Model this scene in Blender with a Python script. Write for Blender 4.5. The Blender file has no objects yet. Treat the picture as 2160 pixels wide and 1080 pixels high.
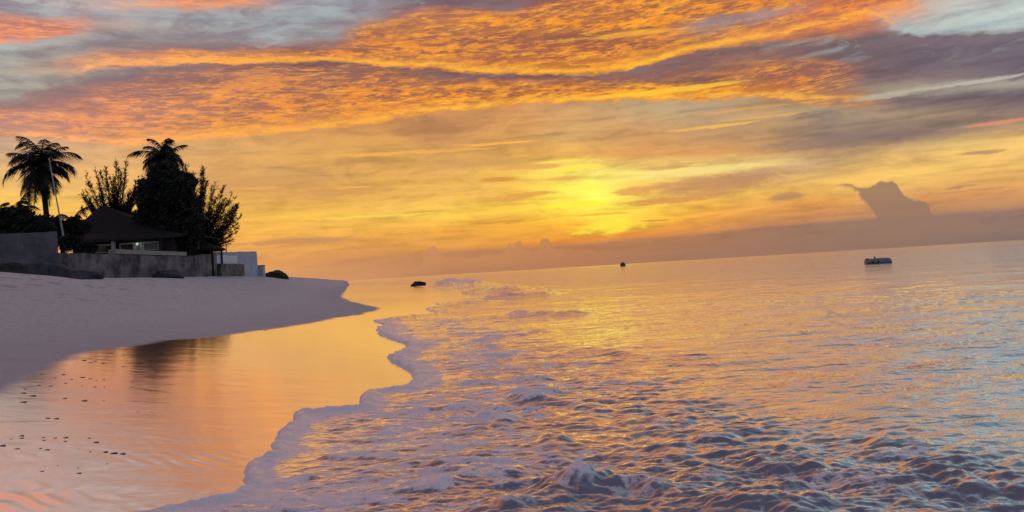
import bpy, bmesh, math, random
import numpy as np
from mathutils import Vector, Matrix
R = math.radians
S = bpy.context.scene
COL = S.collection
random.seed(7)
rng = np.random.default_rng(11)

# ------------------------------------------------------------------ camera
EYE = 1.3
FOC = 1080 / math.tan(R(32.5))                 # focal length in photo pixels (photo 2160 wide)
ROLL = R(3.46)
PITCH = math.atan(31 * math.cos(ROLL) / FOC)
cd = bpy.data.cameras.new('camera'); cam = bpy.data.objects.new('camera', cd); COL.objects.link(cam)
cd.sensor_width = 36; cd.lens = 18 / math.tan(R(32.5)); cd.clip_start = 0.05; cd.clip_end = 60000
fw = Vector((0, math.cos(PITCH), math.sin(PITCH))); r0 = Vector((1, 0, 0)); u0 = Vector((0, -math.sin(PITCH), math.cos(PITCH)))
CR = r0 * math.cos(ROLL) - u0 * math.sin(ROLL); CU = u0 * math.cos(ROLL) + r0 * math.sin(ROLL)
cam.matrix_world = Matrix(((CR.x, CU.x, -fw.x, 0), (CR.y, CU.y, -fw.y, 0), (CR.z, CU.z, -fw.z, EYE), (0, 0, 0, 1)))
S.camera = cam

def ray(px, py):
    return (fw + CR * ((px - 1080) / FOC) - CU * ((py - 540) / FOC))
def azel(px, py):
    d = ray(px, py).normalized()
    return math.degrees(math.atan2(d.x, d.y)), math.degrees(math.asin(d.z))
def at(px, py, D):                              # the world point seen at a photo pixel, D metres down the beach
    d = ray(px, py)
    return Vector((0, 0, EYE)) + d * (D / d.y)
def onz(px, py, z=0.0):                         # ... or at height z
    d = ray(px, py)
    t = (z - EYE) / d.z
    return Vector((0, 0, EYE)) + d * t

# ------------------------------------------------------------------ view
S.view_settings.view_transform = 'Standard'; S.view_settings.look = 'None'
S.view_settings.exposure = 0; S.view_settings.gamma = 1; S.view_settings.use_curve_mapping = False
S.render.film_transparent = False
S.cycles.max_bounces = 6; S.cycles.use_denoising = True

# ------------------------------------------------------------------ small node language
def lin(c):
    c = c / 255.0
    return c / 12.92 if c <= 0.04045 else ((c + 0.055) / 1.055) ** 2.4
def rgb(r, g, b, a=1.0): return (lin(r), lin(g), lin(b), a)

class NT:
    def __init__(s, tree): s.t = tree; s.n = tree.nodes; s.l = tree.links
    def node(s, kind, **kw):
        n = s.n.new(kind)
        for k, v in kw.items(): setattr(n, k, v)
        return n
    def put(s, sock, v):
        if isinstance(v, bpy.types.NodeSocket): s.l.new(v, sock)
        elif v is not None: sock.default_value = v
    def m(s, op, a, b=None, c=None, clamp=False):
        n = s.node('ShaderNodeMath', operation=op, use_clamp=clamp)
        for i, v in enumerate((a, b, c)):
            if v is not None: s.put(n.inputs[i], v)
        return n.outputs[0]
    def add(s, a, b): return s.m('ADD', a, b)
    def sub(s, a, b): return s.m('SUBTRACT', a, b)
    def mul(s, a, b): return s.m('MULTIPLY', a, b)
    def mr(s, v, a, b, c=0.0, d=1.0, smooth=False):
        n = s.node('ShaderNodeMapRange', interpolation_type='SMOOTHSTEP' if smooth else 'LINEAR', clamp=True)
        for i, x in enumerate((v, a, b, c, d)): s.put(n.inputs[i], x)
        return n.outputs[0]
    def mixc(s, f, a, b, blend='MIX'):
        n = s.node('ShaderNodeMix', data_type='RGBA', blend_type=blend)
        s.put(n.inputs[0], f); s.put(n.inputs[6], a); s.put(n.inputs[7], b)
        return n.outputs[2]
    def mixf(s, f, a, b):
        n = s.node('ShaderNodeMix', data_type='FLOAT')
        s.put(n.inputs[0], f); s.put(n.inputs[2], a); s.put(n.inputs[3], b)
        return n.outputs[0]
    def xyz(s, x, y, z=0.0):
        n = s.node('ShaderNodeCombineXYZ')
        for i, v in enumerate((x, y, z)): s.put(n.inputs[i], v)
        return n.outputs[0]
    def sep(s, v):
        n = s.node('ShaderNodeSeparateXYZ'); s.l.new(v, n.inputs[0]); return n.outputs
    def noise(s, vec, scale, detail=4.0, rough=0.5, dist=0.0, col=False):
        n = s.node('ShaderNodeTexNoise'); s.put(n.inputs['Vector'], vec)
        n.inputs['Scale'].default_value = scale; n.inputs['Detail'].default_value = detail
        n.inputs['Roughness'].default_value = rough; n.inputs['Distortion'].default_value = dist
        return n.outputs['Color' if col else 'Fac']
    def ramp(s, f, stops, interp='LINEAR'):
        n = s.node('ShaderNodeValToRGB'); cr = n.color_ramp; cr.interpolation = interp
        s.put(n.inputs[0], f)
        stops = sorted(stops, key=lambda q: q[0])
        cr.elements[0].position = stops[0][0]; cr.elements[0].color = stops[0][1]
        cr.elements[1].position = stops[-1][0]; cr.elements[1].color = stops[-1][1]
        for p, c in stops[1:-1]:
            e = cr.elements.new(p); e.color = c
        return n.outputs[0], n.outputs[1]
    def curve(s, f, pts):
        n = s.node('ShaderNodeFloatCurve'); s.put(n.inputs[1], f)
        c = n.mapping.curves[0]; pts = sorted(pts)
        c.points[0].location = pts[0]; c.points[1].location = pts[-1]
        for p in pts[1:-1]: c.points.new(*p)
        for p in c.points: p.handle_type = 'AUTO_CLAMPED'
        n.mapping.update()
        return n.outputs[0]

# ------------------------------------------------------------------ sky (world)
# Every row is one cloud edge or sky level followed from left to right; a point is
# (x, y in the photograph, r, g, b, amount of sunlit altocumulus texture). They are turned
# into azimuth and elevation, so the sky is fixed in the world at infinity.
ROWS = [
 [(0,634,215,150,90,0),(600,600,214,158,108,0),(760,591,206,150,104,0),(945,581,186,134,96,0),(1215,564,178,128,92,0),(1485,546,161,122,97,0),(1755,530,150,120,101,0),(2025,513,138,118,104,0),(2160,505,133,116,105,0)],
 [(0,590,222,160,92,0),(600,570,218,160,100,0),(700,556,210,152,96,0),(945,535,188,136,92,0),(1080,528,184,132,90,0),(1215,520,180,128,88,0),(1350,507,178,128,88,0),(1485,496,168,124,92,0),(1620,482,160,123,97,0),(1755,472,155,124,102,0),(1890,462,150,123,105,0),(2025,452,150,125,108,0),(2160,442,150,124,108,0)],
 [(0,560,228,165,92,0),(600,545,224,162,94,0),(700,540,222,160,92,0),(945,523,222,160,80,0),(1080,515,228,160,70,0),(1215,507,232,150,62,0),(1350,494,228,150,66,0),(1485,485,216,148,80,0),(1620,471,205,145,90,0),(1755,461,196,143,96,0),(1890,452,180,138,102,0),(2025,443,184,140,102,0),(2160,433,184,140,102,0)],
 [(0,480,240,182,88,0),(270,482,240,182,88,0),(540,498,240,182,85,0),(675,500,236,180,86,0),(810,492,240,180,80,0),(945,487,240,176,74,0),(1080,475,240,180,68,0),(1215,472,246,192,62,0),(1300,472,252,222,72,0),(1400,462,246,190,68,0),(1485,450,240,178,74,0),(1620,440,228,165,85,0),(1755,430,224,162,88,0),(1890,420,214,158,96,0),(2025,410,214,158,96,0),(2160,398,218,162,98,0)],
 [(0,430,245,200,95,0),(270,430,245,200,95,0),(540,455,239,190,85,0),(675,455,241,194,84,0),(810,455,244,200,88,0),(945,453,249,208,84,0),(1080,440,250,206,78,0),(1170,436,255,225,78,0),(1260,430,255,243,90,0),(1350,425,250,220,84,0),(1485,415,240,195,88,0),(1620,405,240,192,94,0),(1755,398,236,190,98,0),(1890,372,240,200,108,0),(2025,352,240,200,110,0),(2160,350,236,192,106,0)],
 [(0,400,236,192,108,0),(270,400,236,190,108,0),(480,410,225,175,95,0),(675,412,226,173,90,0),(810,412,235,185,90,0),(945,410,240,192,94,0),(1080,405,241,194,86,0),(1170,400,252,232,90,0),(1250,388,255,252,110,0),(1350,392,240,195,100,0),(1485,395,206,156,95,0),(1560,385,192,150,100,0),(1620,380,222,182,112,0),(1755,360,226,188,115,0),(1890,332,230,192,112,0),(2025,322,240,202,118,0),(2160,312,239,200,118,0)],
 [(0,360,226,186,118,0),(270,360,232,184,112,0),(480,367,214,167,100,0),(675,367,214,167,98,0),(810,372,223,174,92,0),(945,377,230,180,94,0),(1080,370,242,202,94,0),(1215,352,252,232,108,0),(1350,366,252,236,122,0),(1485,356,242,217,126,0),(1620,346,240,216,135,0),(1700,345,214,186,130,0),(1755,340,206,173,118,0),(1890,312,196,166,116,0),(2025,301,216,186,116,0),(2160,286,228,193,116,0)],
 [(0,330,214,180,132,0),(270,332,225,180,118,0),(480,330,218,170,102,0),(675,331,222,173,95,0),(810,331,222,173,92,0),(945,326,214,165,95,0),(1080,330,223,174,90,0),(1215,325,228,178,90,0),(1350,326,216,162,94,0),(1485,322,212,158,95,0),(1620,318,202,156,100,0),(1755,312,172,140,108,0),(1890,300,166,140,110,0),(2025,282,160,138,112,0),(2160,270,195,160,116,0)],
 [(0,308,206,176,140,0),(270,318,222,178,120,0),(480,310,216,170,106,0),(675,300,220,170,98,0),(810,282,216,162,90,0),(900,274,184,134,90,0),(945,284,192,142,94,0),(1080,290,218,166,95,0),(1215,280,216,176,110,0),(1350,290,212,160,100,0),(1485,280,198,160,110,0),(1620,288,185,150,108,0),(1755,288,145,125,110,0),(1890,286,140,122,110,0),(2025,263,145,128,112,0),(2160,250,150,130,115,0)],
 [(0,292,208,175,142,0),(270,309,216,173,122,0),(480,298,210,165,105,0),(675,276,205,152,92,0),(810,259,190,138,88,0),(945,238,205,150,92,0),(1080,227,216,158,95,0),(1215,222,210,165,110,0),(1350,218,190,172,130,0),(1485,214,180,165,130,0),(1620,214,190,160,115,0),(1755,228,166,152,125,0),(1890,242,176,156,126,0),(2025,241,165,146,116,0),(2160,226,130,115,112,0)],
 [(0,286,208,160,130,0.45),(270,303,248,179,95,0.35),(480,291,250,179,82,0.35),(675,269,250,176,75,0.35),(810,251,250,174,70,0.35),(945,230,252,176,66,0.35),(1080,219,252,174,62,0.35),(1215,214,252,174,60,0.35),(1350,208,247,169,60,0.35),(1485,203,242,164,65,0.35),(1620,206,227,159,80,0.35),(1755,212,190,145,100,0.4),(1890,208,126,113,111,0.0),(2025,210,120,110,112,0.0),(2160,197,118,108,112,0.0)],
 [(0,252,206,152,122,.7),(270,252,216,148,90,.85),(480,240,210,142,84,.85),(675,222,206,136,80,.85),(945,205,206,132,75,.9),(1215,196,210,128,68,.9),(1350,192,240,165,50,.9),(1485,188,240,165,50,.9),(1620,184,215,132,68,.85),(1755,182,168,122,100,.4),(1850,192,155,145,128,0),(1890,194,160,154,134,0),(2025,187,155,150,138,0),(2160,172,174,172,152,0)],
 [(0,226,152,122,116,.15),(150,210,160,120,115,.2),(270,200,175,125,105,.6),(480,190,180,126,96,.75),(675,180,170,116,90,.7),(810,180,166,112,88,.65),(945,186,196,126,76,.85),(1080,186,200,126,72,.85),(1215,180,172,112,80,.6),(1350,175,140,98,85,.2),(1485,172,135,98,88,.3),(1620,165,150,105,90,.7),(1755,152,160,110,92,.6),(1850,160,120,104,106,.1),(2025,166,125,116,119,0),(2160,160,120,110,118,0)],
 [(0,216,158,146,138,0),(100,190,150,125,120,0),(270,158,140,115,115,0),(480,150,145,110,102,.35),(675,146,136,100,95,.5),(810,160,135,98,92,.4),(945,158,125,95,92,.1),(1080,164,125,92,92,0),(1215,165,130,95,90,0),(1350,150,135,98,88,0),(1485,135,130,98,90,.1),(1620,125,132,104,98,.2),(1755,120,116,99,101,0),(1890,120,111,101,108,0),(2160,110,112,104,115,0)],
 [(0,204,166,168,152,0),(100,178,166,164,148,0),(240,145,160,150,142,0),(380,141,148,124,118,0),(480,137,142,106,100,.2),(640,134,130,98,95,.2),(810,142,130,95,88,.2),(945,151,130,94,86,.1),(1080,160,128,92,86,0),(1250,161,130,94,86,0),(1400,129,132,98,90,0),(1485,107,134,104,98,0),(1620,94,126,108,106,0),(1755,92,120,105,106,0),(1890,84,122,110,114,0),(2025,76,124,114,122,0),(2160,70,118,112,120,0)],
 [(0,166,172,175,160,0.0),(100,162,172,170,158,0.0),(240,132,216,162,116,0.6),(380,135,252,179,78,0.35),(640,128,254,182,66,0.35),(810,135,252,176,64,0.35),(945,144,250,174,62,0.35),(1080,153,248,169,58,0.35),(1250,154,248,169,52,0.35),(1400,122,248,169,52,0.35),(1485,99,248,169,58,0.35),(1620,74,238,154,74,0.35),(1755,46,226,140,88,0.6),(1830,30,228,140,88,0.5),(1890,72,176,196,190,0.0),(2025,62,182,204,196,0.0),(2160,54,186,206,198,0.0)],
 [(0,150,166,171,160,0),(240,112,200,148,115,.5),(380,118,226,150,84,.8),(640,113,222,146,74,.9),(810,111,202,130,75,.85),(945,116,202,130,74,.85),(1080,121,192,116,74,.8),(1250,116,192,112,70,.8),(1400,86,165,112,88,.5),(1485,75,150,115,100,.3),(1620,46,192,126,92,.6),(1755,20,212,126,84,.6),(1890,0,226,136,84,.5),(1960,10,200,190,178,.1),(2025,35,188,210,204,0),(2160,30,188,208,202,0)],
 [(0,110,166,174,166,0),(135,108,166,166,160,0),(240,95,152,138,134,0),(380,98,140,119,120,0),(540,98,145,116,113,0),(700,95,145,110,106,0),(810,84,165,108,84,.6),(945,80,152,104,85,.6),(1080,80,152,100,84,.6),(1250,76,162,106,80,.7),(1400,60,202,132,70,.85),(1485,48,152,142,142,.1),(1620,30,162,150,150,.1),(1755,4,202,116,80,.5),(1890,-20,216,126,85,.5),(1990,-20,200,190,180,.1),(2160,0,186,208,200,0)],
 [(0,91,176,184,178,0),(135,88,176,178,172,0),(240,72,152,150,150,0),(380,80,142,136,139,0),(540,76,160,166,166,0),(700,80,150,150,150,0),(790,66,210,140,82,.8),(945,56,216,140,70,.95),(1080,60,220,145,68,.95),(1215,56,216,140,65,.9),(1350,48,228,146,54,.95),(1485,28,236,156,54,1),(1620,8,232,150,60,1),(1755,-16,192,112,85,.5),(1890,-42,186,130,110,.3),(2160,-30,180,205,202,0)],
 [(0,78,228,150,118,.7),(135,77,224,152,120,.6),(220,60,180,160,150,.1),(380,50,170,178,176,0),(540,50,162,173,172,0),(675,50,166,181,181,0),(800,36,150,142,146,0),(870,32,180,128,98,.4),(945,34,200,134,86,.7),(1080,38,200,130,80,.7),(1160,22,190,116,80,.8),(1215,26,190,120,80,.7),(1350,18,226,145,60,.95),(1485,0,222,140,60,.95),(1620,-22,202,126,80,.7),(1890,-80,180,160,150,.1),(2160,-60,172,200,200,0)],
 [(0,46,214,136,112,.6),(135,58,222,146,114,.6),(220,30,165,168,170,0),(380,28,165,175,175,0),(540,24,155,160,165,0),(700,20,156,166,170,0),(850,16,136,116,120,0),(945,10,126,101,110,0),(1080,14,121,99,105,0),(1160,6,150,100,90,.3),(1230,4,200,120,76,.7),(1350,-6,206,128,74,.8),(1485,-30,200,125,76,.7),(1620,-50,160,130,125,.3),(2160,-100,166,196,202,0)],
 [(0,24,160,148,148,0),(135,32,172,172,172,0),(240,12,196,184,174,.1),(380,8,232,160,126,.5),(500,4,226,162,130,.4),(600,0,184,180,178,0),(750,-4,152,172,176,0),(945,-12,127,107,117,0),(1150,-20,140,104,104,.1),(1350,-40,200,130,90,.6),(1620,-90,185,150,135,.2),(2160,-140,166,196,204,0)],
 [(0,-20,166,186,192,0),(250,-30,200,180,170,.1),(480,-30,215,165,140,.4),(700,-40,165,170,175,0),(945,-60,140,120,130,0),(1350,-90,225,160,115,.5),(1620,-140,215,168,135,.1),(2160,-200,166,196,206,0)],
 [(0,-120,226,160,138,.5),(300,-130,228,160,136,.5),(600,-140,215,165,145,.4),(945,-160,220,158,125,.4),(1350,-180,225,165,130,.3),(1620,-220,208,178,152,.05),(2160,-280,166,200,212,0)],
 [(0,-260,228,158,136,.5),(300,-270,224,160,140,.5),(600,-280,205,170,160,.3),(945,-300,210,165,140,.2),(1350,-330,205,170,150,.1),(1620,-360,182,186,186,0),(2160,-420,160,196,212,0)],
]
SUN_AZ, SUN_EL = azel(1262, 420)
w = bpy.data.worlds.new("World"); S.world = w; w.use_nodes = True
w.node_tree.nodes.clear()
T = NT(w.node_tree)
def build_sky():
    tc = T.node('ShaderNodeTexCoord')
    x, y, z = T.sep(tc.outputs['Generated'])
    deg = 180 / math.pi
    az = T.mul(T.m('ARCTAN2', x, y), deg)
    el = T.mul(T.m('ARCSINE', z), deg)
    elp = T.m('MAXIMUM', el, 0.0)
    # follow the tilt of the cloud streaks, finer towards the horizon
    st = T.xyz(T.mul(az, 0.16), T.mul(el, 0.62))
    # warps: big soft and small sharp
    wn = T.sep(T.noise(T.xyz(T.mul(az, .3), T.mul(el, .9)), 0.55, 6, .62, 0, True))
    wn2 = T.sep(T.noise(T.xyz(T.mul(az, .55), T.mul(el, 1.5), 5.0), 1.6, 4, .6, 0, True))
    amp = T.mr(elp, 3.0, 11.0, .22, 1.0)
    azw = T.add(az, T.mul(T.mul(T.sub(wn[0], .5), 3.2), amp))
    elw = T.add(elp, T.mul(T.mul(T.sub(wn[1], .5), 1.0), amp))
    elw = T.add(elw, T.mul(T.mul(T.sub(wn2[1], .5), .65), amp))
    A0, A1, EM = -42.0, 42.0, 40.0
    u = T.mr(azw, A0, A1)
    col = alp = prev = None; edges = []
    for row in ROWS:
        pts, stops = [], []
        for (px, py, r, g, b, a) in row:
            if py < -150:                       # far outside the frame: place by level, not along the lens
                aa = azel(px, 0)[0]; ee = 19 + (-py) * 0.055
            else:
                aa, ee = azel(px, py)
            p = (aa - A0) / (A1 - A0)
            pts.append((p, max(0.0, ee) / EM)); stops.append((p, rgb(r, g, b, a)))
        pts = [(0.0, pts[0][1])] + pts + [(1.0, pts[-1][1])]
        c, a = T.ramp(u, stops)
        bcur = T.mul(T.curve(u, pts), EM)
        if col is None: col, alp = c, a
        else:
            t = T.m('DIVIDE', T.sub(elw, prev), T.m('MAXIMUM', T.sub(bcur, prev), .02), clamp=True)
            col = T.mixc(t, col, c); alp = T.mixf(t, alp, a)
        if row[0][:2] in ((0, 286), (0, 166)): edges.append(bcur)
        prev = bcur
    # thin bright and dark streaks everywhere in the lower sky
    s1 = T.noise(T.xyz(T.mul(az, .085), T.mul(T.sub(el, T.mul(az, .012)), 1.0), 2.0), 1.5, 7, .6, .6)
    s2 = T.noise(T.xyz(T.mul(az, .25), T.mul(el, .8), 9.0), 1.1, 6, .62, .8)
    k = T.sub(T.add(T.mul(T.sub(s1, .5), .75), T.mul(T.sub(s2, .5), .65)), .02)
    lowk = T.mr(elp, .8, 3.0, .12, 1.0)
    k = T.mul(k, lowk)
    bright = T.mixc(T.mr(k, 0.0, .35), (1, 1, 1, 1), (1.32, 1.30, 1.12, 1))
    dark = T.mixc(T.mr(k, 0.0, -.35), (1, 1, 1, 1), (.52, .5, .62, 1))
    col = T.mixc(1.0, col, bright, 'MULTIPLY'); col = T.mixc(1.0, col, dark, 'MULTIPLY')
    # glow of the hidden sun through the cloud
    dx = T.mul(T.sub(az, SUN_AZ), .42); dy = T.sub(el, SUN_EL)
    d2 = T.m('SQRT', T.add(T.mul(dx, dx), T.mul(dy, dy)))
    glow = T.mul(T.m('EXPONENT', T.mul(d2, -1.0)), T.mr(s1, .36, .62, .15, 1.3))
    g = T.mixc(1.0, T.xyz(glow, glow, glow), (.22, .17, .02, 1), 'MULTIPLY')
    col = T.mixc(1.0, col, g, 'ADD')
    # sunlit ripples of the altocumulus decks
    slope = T.mul(az, .05)
    er = T.sub(el, slope)
    n1 = T.noise(T.xyz(T.mul(az, .62), T.mul(er, 2.5), 1.0), 1.5, 8, .68, .25)
    n2 = T.noise(T.xyz(T.mul(az, .14), T.mul(er, 1.1), 3.0), 1.0, 4, .6, .5)
    tt = T.add(T.add(T.mul(n1, .52), T.mul(n2, .30)), T.mul(s1, .18))
    tex = T.mr(tt, .455, .565, 0, 1, True)
    dist = T.m('SQRT', T.add(T.mul(T.sub(az, SUN_AZ), T.sub(az, SUN_AZ)), T.mul(dy, dy)))
    near = T.mr(dist, 8, 34, 1, 0)
    hi = T.ramp(near, [(0, rgb(248, 160, 104)), (.25, rgb(250, 164, 80)), (.6, rgb(252, 156, 50)), (1, rgb(255, 170, 48))])[0]
    lo = T.ramp(near, [(0, rgb(166, 126, 124)), (.4, rgb(150, 106, 94)), (1, rgb(148, 92, 70))])[0]
    peak = T.mixc(T.mr(tt, .57, .68), hi, rgb(255, 200, 84))
    lit = T.mixc(tex, lo, peak)
    col = T.mixc(T.mul(T.mul(alp, T.mr(T.add(n2, T.mul(T.sub(s1, .5), .6)), .36, .54, .5, 1.0, True)), .92), col, lit)
    # long golden filaments and the lit lower rims of the two decks
    f1 = T.noise(T.xyz(T.mul(az, .10), T.mul(T.sub(el, T.mul(az, .03)), 1.05), 12.0), 1.3, 6, .62, .9)
    fil = T.mul(T.mr(T.m('ABSOLUTE', T.sub(f1, .5)), .035, .0, 0, 1, True), T.mul(T.mr(alp, .1, .5, 0, 1), T.mr(n1, .42, .58, .25, 1)))
    rim = None
    for bc in edges:
        e1 = T.m('ABSOLUTE', T.m('DIVIDE', T.sub(T.add(elw, T.mul(T.sub(n1, .5), .5)), T.add(bc, .14)), .30))
        e1 = T.mul(T.mr(e1, 1.0, .0, 0, 1, True), T.mr(n1, .38, .56, .2, 1))
        rim = e1 if rim is None else T.m('MAXIMUM', rim, e1)
    rim = T.mul(rim, T.mul(T.mr(alp, .12, .32, 0, 1), 1.0))
    gold = T.ramp(near, [(0, rgb(255, 186, 120)), (.3, rgb(255, 180, 80)), (1, rgb(255, 196, 66))])[0]
    col = T.mixc(T.mul(T.m('MAXIMUM', T.mul(fil, .75), rim), .85), col, gold)
    # broken grey cloud over the clear gaps of the upper sky
    g1 = T.noise(T.xyz(T.mul(az, .22), T.mul(T.sub(el, T.mul(az, .03)), .8), 7.0), 1.1, 7, .6, 1.0)
    gm = T.mul(T.mul(T.mr(g1, .44, .62, 0, .62, True), T.mr(el, 10.5, 13.5, 0, 1)), T.mul(T.sub(1.0, T.mr(alp, 0, .3, 0, 1)), T.mr(az, 8, 20, 1, .25)))
    col = T.mixc(gm, col, rgb(136, 124, 128))
    gl = T.mul(T.mr(g1, .44, .30, 0, .35, True), T.mul(T.mr(el, 10.5, 13.5, 0, 1), T.sub(1.0, T.mr(alp, 0, .3, 0, 1))))
    col = T.mixc(gl, col, rgb(186, 204, 200))
    # distant cumulus standing on the horizon haze
    cn = T.sub(T.noise(T.xyz(az, el, 4.0), 1.1, 6, .62), .5)
    cn3 = T.sub(T.noise(T.xyz(az, el, 8.0), 2.6, 4, .6), .5)
    uc = T.mr(T.add(az, T.mul(cn3, .5)), -15, 35)
    def ccurve(pts):
        q = [azel(*p) for p in pts]
        q = [((a + 15) / 50, max(0, e) / 12) for a, e in q]
        return T.mul(T.curve(uc, [(0, q[0][1])] + q + [(1, q[-1][1])]), 12)
    top = ccurve([(650,575),(870,565),(895,540),(898,520),(918,519),(932,540),(1000,542),(1066,532),(1072,512),(1083,520),(1092,506),(1104,520),(1110,530),(1132,526),(1140,508),(1150,502),(1160,508),(1166,526),(1200,526),(1400,530),(1740,490),
                  (1757,391),(1778,386),(1830,394),(1860,384),(1885,385),(1900,402),(1925,420),(1955,426),(1962,440),(1966,458),(1985,466),(2040,452),(2060,470),(2160,480)])
    bot = ccurve([(650,640),(1735,500),(1757,393),(1775,394),(1800,402),(1825,430),(1850,460),(1856,500),(1890,530),(2000,520),(2160,510)])
    md = T.mul(T.mr(T.sub(T.add(top, T.mul(cn, .75)), el), -.07, .10, 0, 1, True),
               T.mr(T.sub(T.add(el, T.mul(cn3, .5)), bot), -.12, .35, 0, 1, True))
    ccol = T.ramp(uc, [(0, rgb(205, 148, 100)), (.25, rgb(198, 144, 92)), (.45, rgb(182, 130, 90)), (.75, rgb(152, 124, 102)), (1, rgb(148, 124, 106))])[0]
    md = T.mul(md, T.mr(el, .2, 1.2, .0, .88))
    col = T.mixc(md, col, ccol)
    # small dark lens clouds
    ct = T.sub(T.noise(T.xyz(T.mul(az, .35), el, 4.0), 1.3, 6, .6, .4), .5)
    for (px, py, wx, wy, r, g_, b, k_) in [(1500,392,5.2,.75,196,146,98,.75),(1610,366,3.0,.45,186,146,108,.7),(900,272,2.6,.55,182,132,88,.8),(1780,296,6.0,.5,142,124,112,.6),(1000,345,4.5,.5,205,158,96,.6),
                                     (560,385,5,.55,208,158,98,.6),(720,405,4,.3,205,155,92,.6),(1070,418,2.2,.22,224,160,84,.6),
                                     (620,509,4.2,.22,200,145,100,.75),(2072,321,1.3,.13,175,135,105,.75),(2030,394,1.0,.11,170,130,105,.75),(1663,414,1.1,.28,180,140,105,.75),(2050,402,2.5,.07,196,145,100,.7),
                                     (1385,465,1.2,.09,190,130,70,.6),(1050,378,1.5,.14,216,135,60,.6),(1410,354,1.6,.14,205,150,90,.6),(1060,468,1.8,.08,214,142,62,.6),
                                     (1220,432,2.6,.26,255,246,66,.9),(1285,480,2.6,.42,255,240,70,.8),(1215,355,2.0,.3,255,238,90,.8),(1230,398,2.2,.45,255,246,96,.7),(1450,362,5.0,.28,248,232,136,.75),(790,456,5.5,.10,255,216,92,.8),
                                     (860,322,6.0,.13,246,186,86,.7),(1050,302,3.0,.09,250,190,86,.8),(1500,268,3.2,.12,250,196,92,.8),(1180,340,1.8,.08,255,236,96,.8),(1400,192,6.0,.2,255,206,64,.8),(1330,72,3.0,.2,255,190,60,.6),
                                     (1560,232,3.0,.12,232,170,96,.6),(1600,248,3.5,.10,228,180,110,.6),(2110,258,2.2,.13,222,150,110,.8),(1950,186,4.0,.2,180,176,156,.55),(1880,200,2.6,.2,188,184,160,.7),(2060,172,3.0,.12,190,190,172,.8),
                                     (1110,411,2.6,.20,226,168,80,.85),(1395,424,3.0,.24,212,154,84,.8),(1270,452,2.4,.10,240,178,62,.8),(1345,402,1.6,.3,220,164,90,.8),(1180,378,1.6,.14,232,176,86,.75),(1120,352,2.2,.2,222,168,92,.7),(540,396,1.6,.07,250,180,88,.7),(740,395,1.4,.07,250,184,88,.7),(730,300,3.5,.5,226,172,94,.5)]:
        a_, e_ = azel(px, py)
        big = .9 if wy > .3 else .35
        ddx = T.m('DIVIDE', T.sub(az, a_), wx)
        ddy = T.m('DIVIDE', T.sub(T.sub(el, e_), T.add(T.mul(T.sub(az, a_), .008), T.mul(ct, big))), wy)
        rr_ = T.add(T.add(T.mul(ddx, ddx), T.mul(ddy, ddy)), T.add(T.mul(ct, 1.6), T.mul(T.sub(n1, .5), 2.6)))
        mk = T.mr(rr_, .05 if wy > .3 else .25, 1.4, k_, 0, True)
        col = T.mixc(mk, col, rgb(r, g_, b))
    # the sky the photo does not show: dusk blue over and behind the camera, from the Sky Texture
    sky = T.node('ShaderNodeTexSky', sky_type='NISHITA'); sky.sun_disc = False
    sky.sun_elevation = R(SUN_EL); sky.sun_rotation = R(SUN_AZ); sky.air_density = 1.2; sky.dust_density = 1.0
    nis = T.mixc(1.0, sky.outputs[0], (.085, .085, .085, 1), 'MULTIPLY')
    back = T.mixc(T.mr(el, 0, 60, 0, 1), rgb(80, 83, 112), rgb(112, 112, 146))
    back = T.mixc(1.0, back, nis, 'ADD')
    side = T.mr(T.m('ABSOLUTE', az), 48, 100, 0, 1, True)
    up = T.mr(el, 42, 75, 0, 1, True)
    col = T.mixc(1.0, col, (1.03, .945, .97, 1), 'MULTIPLY')
    col = T.mixc(T.m('MAXIMUM', side, up), col, back)
    bg = T.node('ShaderNodeBackground'); T.put(bg.inputs[0], col); bg.inputs[1].default_value = 1.0
    out = T.node('ShaderNodeOutputWorld'); T.l.new(bg.outputs[0], out.inputs[0])
build_sky()
w.cycles.sampling_method = 'MANUAL'; w.cycles.sample_map_resolution = 1024

# weak, wide sun: it stands behind the cloud deck just above the horizon
sl = bpy.data.lights.new('sun', 'SUN'); sl.energy = 0.04; sl.angle = R(50); sl.color = (1, .62, .34)
so = bpy.data.objects.new('sun', sl); COL.objects.link(so)
a_, e_ = R(SUN_AZ), R(SUN_EL + 2)
dsun = Vector((math.sin(a_) * math.cos(e_), math.cos(a_) * math.cos(e_), math.sin(e_)))
so.rotation_euler = dsun.to_track_quat('Z', 'Y').to_euler()
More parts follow.
